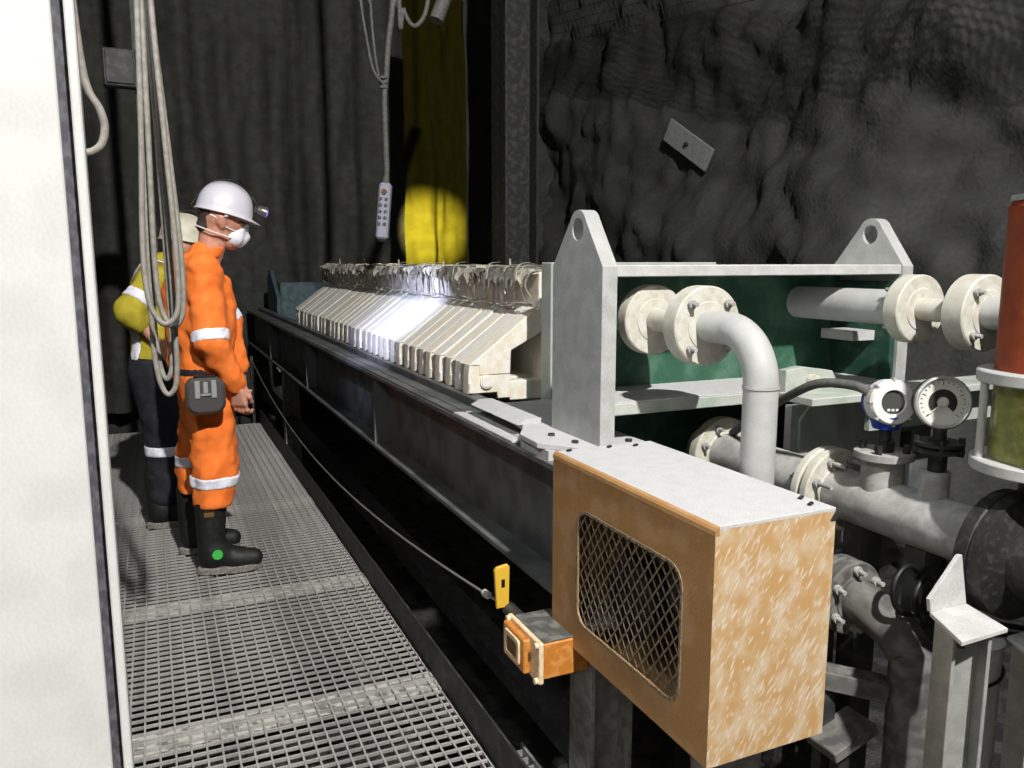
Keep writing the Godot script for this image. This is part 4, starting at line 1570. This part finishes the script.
# ---------------------------------------------------------------- people
func helmet(parent: Node3D, c: Vector3, f: Vector3, tilt: float, m: Material) -> Node3D:
	# c: centre of the rim; f: facing; tilt: nose-down angle
	var s := f.cross(Vector3.UP).normalized()
	var R := Basis(s, -tilt)
	var F := R * f
	var U := R * Vector3.UP
	var st := nst()
	var nu := 48
	var nv := 14
	var P := []
	for j in nv + 1:
		for i in nu:
			var a := TAU * i / nu
			var t := j / float(nv)
			var el := t * PI / 2
			var rf := 0.130 * pow(cos(el), 0.88)
			var rs := 0.108 * pow(cos(el), 0.88)
			var hgt := 0.142 * pow(sin(el), 0.92)
			var x := cos(a) * rf
			var z := sin(a) * rs
			# centre ridge
			if absf(z) < 0.030 and j > 2:
				hgt += 0.006 * smoothstep(0.030, 0.018, absf(z))
			P.append(c + F * x + U * hgt + s * z)
	sg = 1
	for j in nv:
		for i in nu:
			var k := (i + 1) % nu
			quad(st, P[j * nu + i], P[j * nu + k], P[(j + 1) * nu + k], P[(j + 1) * nu + i])
	# brim with a peak at the front
	var rim := []
	var low := []
	for i in nu:
		var a := TAU * i / nu
		var pk := pow(maxf(cos(a), 0.0), 2.0) * 0.034
		var o := 0.008 + pk
		rim.append(P[i] + (F * cos(a) + s * sin(a)) * o - U * (0.006 + pk * 0.35))
		low.append(P[i] + (F * cos(a) + s * sin(a)) * (o - 0.002) - U * (0.013 + pk * 0.35))
	for i in nu:
		var k := (i + 1) % nu
		quad(st, rim[i], rim[k], P[k], P[i])
		quad(st, low[i], low[k], rim[k], rim[i])
		quad(st, P[i] - U * 0.008, P[k] - U * 0.008, low[k], low[i])
	sg = 0
	var h := obj("helmet", st, m, parent)
	# lamp bracket and cap lamp
	st = nst()
	var lp := c + F * 0.135 + U * 0.052
	box(st, lp, Vector3(0.03, 0.04, 0.02), 0.003, Basis(s, U, -F))
	obj("lamp_bracket", st, M.black, h)
	st = nst()
	var ld := (F - U * 0.10).normalized()
	lathe(st, lp + F * 0.008, ld, [Vector2(0, 0), Vector2(0.022, 0), Vector2(0.028, 0.02), Vector2(0.031, 0.045), Vector2(0.027, 0.046)], 20)
	obj("cap_lamp", st, M.brushed, h)
	st = nst()
	lathe(st, lp + F * 0.008 + ld * 0.040, ld, [Vector2(0.027, 0), Vector2(0.024, 0.005), Vector2(0.017, 0.010), Vector2(0.009, 0.013), Vector2(0, 0.014)], 18, true)
	obj("lamp_lens", st, glow(Color(0.50, 0.42, 1.0), 0.9), h)
	# cord clip at the back
	st = nst()
	tube(st, smooth_path([lp + F * 0.01 + U * 0.02, c + F * 0.06 + U * 0.155 - s * 0.02, c + U * 0.163 - s * 0.03, c - F * 0.09 + U * 0.12 - s * 0.03, c - F * 0.15 + U * 0.0 - s * 0.02], 8), 0.0035, 6)
	obj("lamp_cord", st, M.black, h)
	return h

func boot(parent: Node3D, heel: Vector3, f: Vector3, top: float, marks := true) -> void:
	var s := f.cross(Vector3.UP).normalized()
	var a := heel + f * 0.060 + Vector3(0, 0.018, 0)
	var bones := [
		[a + Vector3(0, 0.09, 0), Vector3(a.x, top - 0.06, a.z) + f * 0.008, 0.062, 0.074],
		[a + Vector3(0, 0.055, 0), a + f * 0.02 + Vector3(0, 0.10, 0), 0.048, 0.058],
		[a + f * 0.025 + Vector3(0, 0.085, 0), a + f * 0.13 + Vector3(0, 0.044, 0), 0.060, 0.046],
		[a + f * 0.12 + s * 0.010 + Vector3(0, 0.040, 0), a + f * 0.192 + Vector3(0, 0.038, 0), 0.044, 0.038],
		[a + f * 0.12 - s * 0.010 + Vector3(0, 0.040, 0), a + f * 0.192 + Vector3(0, 0.038, 0), 0.044, 0.038]]
	var st := nst()
	nets(st, bones, 0.03, 0.008)
	var b := obj("boot", st, M.rubber, parent)
	st = nst()
	var out := []
	for i in 28:
		var t := TAU * i / 28
		var x := cos(t)
		var w := 0.060 if x > 0 else 0.052
		out.append(Vector2(0.140 + x * 0.151, sin(t) * w * (1.0 - 0.15 * exp(-pow((x + 0.1) * 5, 2)))))
	prism(st, out, Basis(f, s, f.cross(s)), heel + Vector3(0, 0.036 if f.cross(s).y < 0 else 0.002, 0), 0.034, 0.004)
	obj("sole", st, M.sole, b)
	if not marks:
		return
	st = nst()
	var q := a + f * 0.028 + s * 0.070 + Vector3(0, 0.095, 0)
	cyl(st, q - s * 0.012, q + s * 0.002, 0.024, 18)
	obj("sticker", st, M.sticker, b)
	st = nst()
	box(st, Vector3(a.x, top - 0.085, a.z) + s * 0.071, Vector3(0.045, 0.022, 0.006), 0.001, Basis(f, Vector3.UP, f.cross(Vector3.UP)))
	obj("badge", st, M.badge, b)

func hand(bones: Array, w: Vector3, dir: Vector3, palm: Vector3) -> void:
	# palm from the wrist w along dir, fingers curled towards palm
	var side := dir.cross(palm).normalized()
	var k := w + dir * 0.085
	for i in 4:
		var o := side * (0.030 - 0.020 * i)
		bones.append([w + o * 0.5, k + o, 0.020, 0.013])
		var l: float = [0.036, 0.042, 0.039, 0.030][i]
		var p1 := k + o + (dir * 0.92 + palm * 0.25).normalized() * l
		var p2 := p1 + (dir * 0.5 + palm * 0.85).normalized() * l * 0.7
		var p3 := p2 + (palm * 1.0 - dir * 0.15).normalized() * l * 0.55
		bones.append([k + o, p1, 0.0095, 0.009])
		bones.append([p1, p2, 0.009, 0.0085])
		bones.append([p2, p3, 0.0085, 0.007])
	var t0 := w + side * 0.024 + dir * 0.025
	var t1 := t0 + (side * 0.6 + dir * 0.7 + palm * 0.35).normalized() * 0.042
	var t2 := t1 + (dir * 0.9 + palm * 0.4).normalized() * 0.032
	bones.append([t0, t1, 0.014, 0.011])
	bones.append([t1, t2, 0.011, 0.0085])

func build_worker_orange() -> void:
	var F := Vector3(1, 0, 0)
	var S := Vector3(0, 0, 1)
	var p := thing("person", "person in orange coveralls, white helmet and dust mask looking down at the plates", "person", V(0.2, 0, 4.13))
	# joints (X, y, d)
	var hipN := V(0.215, 0.90, 4.04)
	var hipF := V(0.215, 0.90, 4.24)
	var kneeN := V(0.225, 0.52, 4.00)
	var kneeF := V(0.165, 0.52, 4.30)
	var ankN := V(0.205, 0.12, 3.99)
	var ankF := V(0.135, 0.12, 4.32)
	var shN := V(0.215, 1.455, 3.955)
	var shF := V(0.235, 1.455, 4.325)
	var elN := V(0.235, 1.135, 3.875)
	var elF := V(0.335, 1.185, 4.36)
	var wrN := V(0.335, 0.925, 3.90)
	var wrF := V(0.385, 0.960, 4.30)
	# skin: one body from head to hands
	var sk := [
		[V(0.215, 1.05, 4.13), V(0.235, 1.36, 4.13), 0.09, 0.10], [hipN, kneeN, 0.07, 0.05], [hipF, kneeF, 0.07, 0.05],
		[hipN, hipF, 0.08, 0.08], [V(0.215, 0.95, 4.13), V(0.215, 1.1, 4.13), 0.09, 0.09],
		[kneeN, ankN, 0.05, 0.035], [kneeF, ankF, 0.05, 0.035], [shN, elN, 0.045, 0.036], [shF, elF, 0.045, 0.036],
		[elN, wrN, 0.036, 0.027], [elF, wrF, 0.036, 0.027], [shN, shF, 0.055, 0.055],
		[V(0.225, 1.45, 4.13), V(0.30, 1.62, 4.13), 0.060, 0.056]]
	var st := nst()
	nets(st, sk, 0.05, 0.016)
	# hands on their own fine grid
	for h in 2:
		var hb := []
		var w: Vector3 = [wrN, wrF][h]
		var e: Vector3 = [elN, elF][h]
		var dir := (w - e).normalized()
		hb.append([w - dir * 0.05, w, 0.027, 0.026])
		var palm := Vector3(0.55, -0.1, -0.6 if h == 0 else 0.6)
		var hdir := (dir * 0.55 + Vector3(-0.12, -0.7, 0)).normalized()
		hand(hb, w, hdir, (palm - hdir * palm.dot(hdir)).normalized())
		nets(st, hb, 0.010, 0.0042)
	# head: cranium, face, jaw, nose, ear
	var hc := V(0.335, 1.705, 4.13)
	var tl := 0.28
	var hf := Vector3(cos(tl), -sin(tl), 0)
	var hu := Vector3(sin(tl), cos(tl), 0)
	var hd := [
		[hc + hu * 0.010 - hf * 0.025, hc + hu * 0.015 + hf * 0.020, 0.092, 0.086],
		[hc - hu * 0.040 + hf * 0.035, hc - hu * 0.085 + hf * 0.058, 0.064, 0.045],
		[hc - hu * 0.075 - hf * 0.010 + S * 0.035, hc - hu * 0.10 + hf * 0.055, 0.035, 0.032],
		[hc - hu * 0.075 - hf * 0.010 - S * 0.035, hc - hu * 0.10 + hf * 0.055, 0.035, 0.032],
		[hc - hu * 0.010 + hf * 0.100, hc - hu * 0.050 + hf * 0.116, 0.010, 0.015],
		[hc + hu * 0.018 + hf * 0.083 - S * 0.035, hc + hu * 0.018 + hf * 0.083 + S * 0.035, 0.018, 0.018],
		[hc - hu * 0.055 - hf * 0.04, V(0.265, 1.54, 4.13), 0.056, 0.060]]
	for sd in [-1.0, 1.0]:
		hd.append([hc - hu * 0.008 - hf * 0.006 + S * sd * 0.085, hc - hu * 0.045 - hf * 0.002 + S * sd * 0.080, 0.014, 0.010])
		hd.append([hc - hu * 0.008 - hf * 0.020 + S * sd * 0.088, hc - hu * 0.030 - hf * 0.018 + S * sd * 0.085, 0.010, 0.008])
		hd.append([hc - hu * 0.010 + hf * 0.075 + S * sd * 0.032, hc - hu * 0.012 + hf * 0.076 + S * sd * 0.034, 0.013, 0.013])
	nets(st, hd, 0.022, 0.0055)
	var bd := obj("body", st, M.skin, p)
	# hair below the helmet at the back
	st = nst()
	nets(st, [[hc - hu * 0.005 - hf * 0.048 + S * 0.012, hc - hu * 0.055 - hf * 0.062 + S * 0.010, 0.073, 0.046], [hc - hu * 0.005 - hf * 0.048 - S * 0.012, hc - hu * 0.055 - hf * 0.062 - S * 0.010, 0.073, 0.046], [hc + hu * 0.035 - hf * 0.02, hc + hu * 0.035 + hf * 0.01, 0.082, 0.080]], 0.02, 0.007)
	obj("hair", st, M.hair, p)
	# eyes, goggles and mask
	for sd in [-1.0, 1.0]:
		st = nst()
		nets(st, [[hc - hu * 0.010 + hf * 0.080 + S * sd * 0.032, hc - hu * 0.010 + hf * 0.081 + S * sd * 0.032, 0.0115, 0.0115]], 0.004, 0.004)
		obj("eye", st, M.mask, p)
		st = nst()
		var lens := plain(Color(0.85, 0.9, 0.92, 0.25), 0.05)
		lens.transparency = BaseMaterial3D.TRANSPARENCY_ALPHA
		box(st, hc - hu * 0.012 + hf * 0.108 + S * sd * 0.034, Vector3(0.004, 0.046, 0.058), 0.002, Basis(hf, hu, S).rotated(hu, -sd * 0.35))
		obj("goggle_lens", st, lens, p)
	st = nst()
	bar(st, hc + hu * 0.002 + hf * 0.105 + S * 0.06, hc - hu * 0.0 - hf * 0.01 + S * 0.089, 0.004, 0.007)
	bar(st, hc + hu * 0.002 + hf * 0.105 - S * 0.06, hc - hu * 0.0 - hf * 0.01 - S * 0.089, 0.004, 0.007)
	obj("goggle_arm", st, M.black_steel, p)
	st = nst()
	nets(st, [[hc - hu * 0.040 + hf * 0.085, hc - hu * 0.058 + hf * 0.112, 0.050, 0.026], [hc - hu * 0.075 + hf * 0.068 + S * 0.018, hc - hu * 0.080 + hf * 0.085, 0.048, 0.034], [hc - hu * 0.075 + hf * 0.068 - S * 0.018, hc - hu * 0.080 + hf * 0.085, 0.048, 0.034]], 0.02, 0.005)
	var mk := obj("dust_mask", st, M.mask, p)
	st = nst()
	lathe(st, hc - hu * 0.085 + hf * 0.112, (hf - hu * 0.45).normalized(), [Vector2(0, 0.012), Vector2(0.015, 0.012), Vector2(0.018, 0.006), Vector2(0.018, 0)], 16)
	obj("valve", st, M.grey_white, mk)
	for sd in [-1.0, 1.0]:
		for e in [[-0.045, 0.02], [-0.085, -0.05]]:
			st = nst()
			tube(st, smooth_path([hc + hu * e[0] + hf * 0.062 + S * sd * 0.055, hc + hu * (e[0] + 0.002) + hf * 0.02 + S * sd * 0.076, hc + hu * (e[1] - 0.03) - hf * 0.05 + S * sd * 0.088, hc + hu * (e[1] - 0.02) - hf * 0.115 + S * sd * 0.03], 6), 0.0035, 6)
			obj("mask_strap", st, M.mask, mk)
	helmet(p, hc + hu * 0.026 - hf * 0.004, F, 0.24, M.helmet)
	st = nst()
	box(st, hc + hu * 0.012 - hf * 0.0 + S * 0.105, Vector3(0.016, 0.022, 0.008), 0.002)
	obj("strap_clip", st, M.helmet, p)
	# coverall
	fold.frequency = 9.0
	var tor := [
		[V(0.215, 0.98, 4.05), V(0.215, 1.20, 4.04), 0.125, 0.125], [V(0.215, 0.98, 4.21), V(0.215, 1.20, 4.22), 0.125, 0.125],
		[V(0.215, 1.20, 4.04), V(0.205, 1.42, 4.04), 0.130, 0.098], [V(0.215, 1.20, 4.22), V(0.205, 1.42, 4.22), 0.130, 0.098],
		[V(0.275, 1.22, 4.13), V(0.28, 1.36, 4.13), 0.10, 0.085],
		[V(0.165, 1.02, 4.13), V(0.155, 1.36, 4.13), 0.118, 0.115],
		[shN, shF, 0.072, 0.072], [V(0.195, 1.44, 4.13), V(0.235, 1.53, 4.13), 0.10, 0.066]]
	var armN := [[shN, elN, 0.078, 0.070], [elN, elN.lerp(wrN, 0.94), 0.070, 0.050]]
	var armF := [[shF, elF, 0.078, 0.070], [elF, elF.lerp(wrF, 0.94), 0.070, 0.050]]
	var legN := [[hipN, kneeN, 0.125, 0.098], [kneeN, V(0.205, 0.28, 3.995), 0.098, 0.094]]
	var legF := [[hipF, kneeF, 0.125, 0.098], [kneeF, V(0.143, 0.28, 4.31), 0.098, 0.094]]
	st = nst()
	floor_cut = 0.338
	nets(st, tor + armN + armF + legN + legF, 0.045, 0.0125, 0.016)
	floor_cut = -9.0
	var cv := obj("coverall", st, M.orange, p)
	st = nst()
	nets(st, [[V(0.195, 1.44, 4.105), V(0.262, 1.585, 4.115), 0.082, 0.068], [V(0.195, 1.44, 4.155), V(0.262, 1.585, 4.145), 0.082, 0.068]], 0.03, 0.008, 0.0, 0.0, V(0.240, 1.535, 4.13), Vector3(-0.15, 0.98, 0).normalized(), 0.024)
	obj("collar", st, M.orange, cv)
	for b in [[armN, elN.lerp(shN, 0.09), elN.lerp(wrN, 0.15), 0], [armF, elF.lerp(shF, 0.12), elF.lerp(wrF, 0.1), 1]]:
		st = nst()
		var arm: Array = b[0]
		nets(st, arm, 0.045, 0.009, 0.016, 0.005, b[1], (arm[0][0] - arm[0][1]).normalized(), 0.027)
		obj("reflective_band", st, M.reflect, cv)
	for b in [[legN, V(0.21, 0.465, 4)], [legF, V(0.15, 0.505, 4.3)]]:
		st = nst()
		nets(st, b[0], 0.045, 0.009, 0.016, 0.005, b[1], Vector3.UP, 0.028)
		obj("reflective_band", st, M.reflect, cv)
	st = nst()
	nets(st, tor, 0.045, 0.011, 0.016, 0.006, V(0.215, 0.985, 4.13), Vector3.UP, 0.022)
	obj("belt", st, M.navy, p)
	boot(p, V(0.125, 0, 3.99), Vector3(1, 0, 0.06).normalized(), 0.40)
	boot(p, V(0.055, 0, 4.32), Vector3(1, 0, 0.02).normalized(), 0.40, false)
	# self-rescuer on the belt
	var r := thing("self_rescuer", "grey metal self-rescuer canister worn on the belt of the orange coveralls", "canister", V(0.195, 0.83, 3.85))
	st = nst()
	var rc := V(0.192, 0.905, 3.83)
	prism(st, round_rect(-0.085, 0.085, -0.085, 0.080, 0.05), AX_Z, rc - Vector3(0, 0, 0.05), 0.095, 0.014)
	obj("case", st, M.brushed, r)
	for x in [-0.035, 0.035]:
		st = nst()
		box(st, rc + Vector3(x, 0.030, 0.048), Vector3(0.022, 0.080, 0.006), 0.002)
		obj("clip_strap", st, M.steel, r)
	st = nst()
	box(st, rc + Vector3(0, 0.038, 0.048), Vector3(0.020, 0.050, 0.007), 0.002)
	box(st, rc + Vector3(0, 0.006, 0.049), Vector3(0.042, 0.010, 0.007), 0.002)
	obj("latch", st, M.steel, r)
	st = nst()
	box(st, rc + Vector3(0, 0.084, 0.0), Vector3(0.09, 0.012, 0.06), 0.003)
	obj("belt_loop", st, M.black, r)

func build_worker_yellow() -> void:
	var p := thing("person", "person in a yellow reflective shirt and dark trousers half hidden behind the orange coveralls", "person", V(0.0, 0, 4.95))
	var F := Vector3(1, 0, 0)
	var S := Vector3(0, 0, 1)
	var hipN := V(-0.02, 0.88, 4.86)
	var hipF := V(-0.02, 0.88, 5.05)
	var knN := V(0.02, 0.48, 4.84)
	var knF := V(0.05, 0.48, 5.08)
	var anN := V(-0.02, 0.11, 4.83)
	var anF := V(0.02, 0.11, 5.09)
	var shN := V(0.02, 1.42, 4.78)
	var shF := V(0.05, 1.42, 5.14)
	var elN := V(-0.115, 1.235, 4.72)
	var elF := V(0.22, 1.20, 5.16)
	var wrN := V(0.03, 1.04, 4.72)
	var wrF := V(0.36, 1.10, 5.05)
	var hc := V(0.175, 1.60, 4.95)
	var st := nst()
	nets(st, [[V(-0.01, 1.0, 4.95), V(0.02, 1.32, 4.95), 0.09, 0.10], [hipN, knN, 0.07, 0.05], [hipF, knF, 0.07, 0.05], [hipN, hipF, 0.08, 0.08], [V(0, 0.9, 4.95), V(0, 1.05, 4.95), 0.09, 0.09], [knN, anN, 0.05, 0.035], [knF, anF, 0.05, 0.035],
		[shN, elN, 0.045, 0.036], [shF, elF, 0.045, 0.036], [elN, wrN, 0.036, 0.027], [elF, wrF, 0.036, 0.027], [shN, shF, 0.055, 0.055], [V(0.03, 1.40, 4.95), V(0.14, 1.55, 4.95), 0.058, 0.055],
		[hc, hc + Vector3(0.02, 0.01, 0), 0.092, 0.088], [hc + Vector3(0.04, -0.05, 0), hc + Vector3(0.06, -0.09, 0), 0.06, 0.045], [hc + Vector3(0.11, -0.03, 0), hc + Vector3(0.115, -0.055, 0), 0.012, 0.015],
		[hc + Vector3(0, -0.02, 0.088), hc + Vector3(0, -0.045, 0.085), 0.014, 0.011], [hc + Vector3(0, -0.02, -0.088), hc + Vector3(0, -0.045, -0.085), 0.014, 0.011]], 0.04, 0.014)
	for h in 2:
		var hb := []
		var w: Vector3 = [wrN, wrF][h]
		var dir: Vector3 = (w - [elN, elF][h]).normalized()
		hb.append([w - dir * 0.05, w, 0.027, 0.026])
		var palm := Vector3(0.1, -0.6, -0.5)
		hand(hb, w, dir, (palm - dir * palm.dot(dir)).normalized())
		nets(st, hb, 0.010, 0.0046)
	obj("body", st, M.skin, p)
	var tor := [[V(-0.01, 1.0, 4.87), V(0.0, 1.36, 4.86), 0.125, 0.105], [V(-0.01, 1.0, 5.03), V(0.0, 1.36, 5.04), 0.125, 0.105], [shN, shF, 0.075, 0.075], [V(0.02, 1.40, 4.95), V(0.06, 1.475, 4.95), 0.10, 0.075]]
	var aN := [[shN, elN, 0.080, 0.070], [elN, elN.lerp(wrN, 0.25), 0.070, 0.062]]
	var aF := [[shF, elF, 0.082, 0.07], [elF, elF.lerp(wrF, 0.9), 0.07, 0.05]]
	fold.frequency = 8.0
	st = nst()
	nets(st, tor + aN + aF, 0.045, 0.014, 0.012)
	var sh := obj("shirt", st, M.yellow_shirt, p)
	st = nst()
	nets(st, aN, 0.045, 0.010, 0.012, 0.005, shN.lerp(elN, 0.62), (shN - elN).normalized(), 0.028)
	obj("reflective_band", st, M.reflect, sh)
	st = nst()
	nets(st, tor + [[shN, shF, 0.08, 0.08]], 0.045, 0.010, 0.012, 0.005, V(0.0, 1.4, 4.80), Vector3(0, 0, 1), 0.026)
	obj("reflective_band", st, M.reflect, sh)
	st = nst()
	var lN := [[hipN, knN, 0.13, 0.10], [knN, V(-0.01, 0.20, 4.835), 0.10, 0.092]]
	var lF := [[hipF, knF, 0.13, 0.10], [knF, V(0.03, 0.20, 5.085), 0.10, 0.092]]
	nets(st, lN + lF + [[V(-0.01, 0.96, 4.88), V(-0.01, 0.96, 5.02), 0.125, 0.125], [elN.lerp(wrN, 0.35), elN.lerp(wrN, 0.85), 0.0, 0.0]], 0.045, 0.014, 0.012)
	var tr := obj("trousers", st, M.navy, p)
	st = nst()
	nets(st, lN, 0.045, 0.010, 0.012, 0.005, V(0.02, 0.455, 4.84), Vector3.UP, 0.028)
	obj("reflective_band", st, M.reflect, tr)
	helmet(p, hc + Vector3(0.008, 0.022, 0), F, 0.12, M.helmet_old)
	boot(p, V(-0.10, 0, 4.83), Vector3(1, 0, 0), 0.36, false)
	boot(p, V(-0.06, 0, 5.09), Vector3(1, 0, 0), 0.36, false)

# ---------------------------------------------------------------- lights
func build_lights() -> void:
	# floodlight high behind the viewpoint
	var c := V(0.75, 6.4, -3.0)
	var aim := (V(1.6, 0.8, 3.2) - c).normalized()
	var f := thing("floodlight", "rectangular floodlight hanging from the roof behind the viewpoint", "lamp", c)
	var B := frame_to(c, c + aim)
	var st := nst()
	box(st, c - aim * 0.09, Vector3(0.46, 0.36, 0.14), 0.01, B)
	obj("lamp_housing", st, M.dark_steel, f)
	st = nst()
	box(st, c - aim * 0.015, Vector3(0.40, 0.30, 0.006), 0.0, B)
	obj("lamp_glass", st, glow(Color(1.0, 0.993, 0.98), 6.0), f)
	st = nst()
	cyl(st, c - aim * 0.09 + Vector3(0, 0.12, 0), c - aim * 0.09 + Vector3(0, 0.75, 0), 0.02, 10)
	obj("bracket", st, M.dark_steel, f)
	var l := SpotLight3D.new()
	l.name = "floodlight_beam"
	f.add_child(l)
	l.look_at_from_position(c + aim * 0.02, c + aim, Vector3.UP)
	l.position = aim * 0.02
	l.light_color = Color(1.0, 0.993, 0.98)
	l.light_energy = FLOOD
	l.spot_range = 40
	l.spot_angle = 58
	l.spot_attenuation = 2
	l.spot_angle_attenuation = 0.5
	l.light_size = 0.10
	l.shadow_enabled = true
	# unseen fill lamp, added to brighten the press faces towards the walkway
	var tc := V(-0.80, 3.2, 2.0)
	var tb := thing("fill_lamp", "unseen fill lamp in batten form, added over the left side of the walkway", "lamp", tc)
	st = nst()
	box(st, tc + Vector3(0, 0.05, 0), Vector3(0.16, 0.06, 1.3), 0.01)
	obj("lamp_body", st, M.grey_white, tb)
	for x in [-0.04, 0.04]:
		st = nst()
		cyl(st, tc + Vector3(x, 0.0, -0.6), tc + Vector3(x, 0.0, 0.6), 0.014, 12)
		obj("fill_tube", st, glow(Color(0.95, 0.98, 1.0), 5.0), tb)
	for z in [-0.5, 0.5]:
		st = nst()
		cyl(st, tc + Vector3(0, 0.08, z), tc + Vector3(0, 3.9, z), 0.006, 8)
		obj("hanger", st, M.dark_steel, tb)
	var ar := AreaLight3D.new()
	ar.name = "fill_lamp_light"
	tb.add_child(ar)
	ar.area_size = Vector2(0.2, 1.3)
	ar.rotation = Vector3(-PI / 2, 0, 0)
	ar.basis = Basis(Vector3(0, 0, 1), 0.9) * ar.basis
	ar.position = Vector3(0.015, -0.03, 0)
	ar.light_color = Color(0.95, 0.98, 1.0)
	ar.light_energy = FILL
	ar.area_range = 30
	ar.shadow_enabled = true
	# cap lamp of the worker in orange, on the plates
	head_lamp(V(0.545, 1.735, 4.13), V(1.34, 1.20, 4.68), Color(0.80, 0.84, 1.0), CAP, 30.0, "worker_cap_lamp")
	# cap lamp of the worker in yellow, on the yellow sheet
	head_lamp(V(0.40, 1.66, 4.95), V(2.86, 1.84, 8.95), Color(1.0, 0.95, 0.60), CAP2, 6.6, "second_cap_lamp")

func head_lamp(at: Vector3, to: Vector3, col: Color, e: float, ang: float, called: String) -> void:
	var l := SpotLight3D.new()
	l.name = called
	add_child(l)
	l.look_at_from_position(at, to, Vector3.UP)
	l.light_color = col
	l.light_energy = e
	l.spot_range = 30
	l.spot_angle = ang
	l.spot_angle_attenuation = 1.0
	l.light_size = 0.02
	l.shadow_enabled = true

var FLOOD := 95.0
var FILL := 3.1  # energy of the added fill lamp
var CAP := 3.4
var CAP2 := 800.0

func _ready() -> void:
	var cam := Camera3D.new()
	cam.name = "camera"
	add_child(cam)
	cam.position = Vector3(0, 1.5, 0)
	cam.rotation = Vector3(deg_to_rad(-8.7), deg_to_rad(-24.1), 0)
	cam.fov = rad_to_deg(2 * atan(384.0 / 800.0))
	cam.near = 0.02
	cam.current = true
	var we := WorldEnvironment.new()
	we.name = "environment"
	var env := Environment.new()
	env.background_mode = Environment.BG_COLOR
	env.background_color = Color(0.01, 0.01, 0.012)
	env.tonemap_mode = Environment.TONE_MAPPER_LINEAR
	env.tonemap_exposure = 1.0
	env.sdfgi_enabled = true
	env.ssao_enabled = true
	env.ssil_enabled = true
	we.environment = env
	add_child(we)
	fold = FastNoiseLite.new()
	fold.seed = 12
	fold.frequency = 9.0
	fold.fractal_octaves = 2
	make_materials()
	build_lights()
	build_setting()
	build_background()
	build_cabinet()
	build_press()
	build_plates()
	build_guard()
	build_pipes()
	build_instruments()
	build_worker_orange()
	build_worker_yellow()
	build_switch()
	build_hoses()
	build_pendant()
	build_clutter()
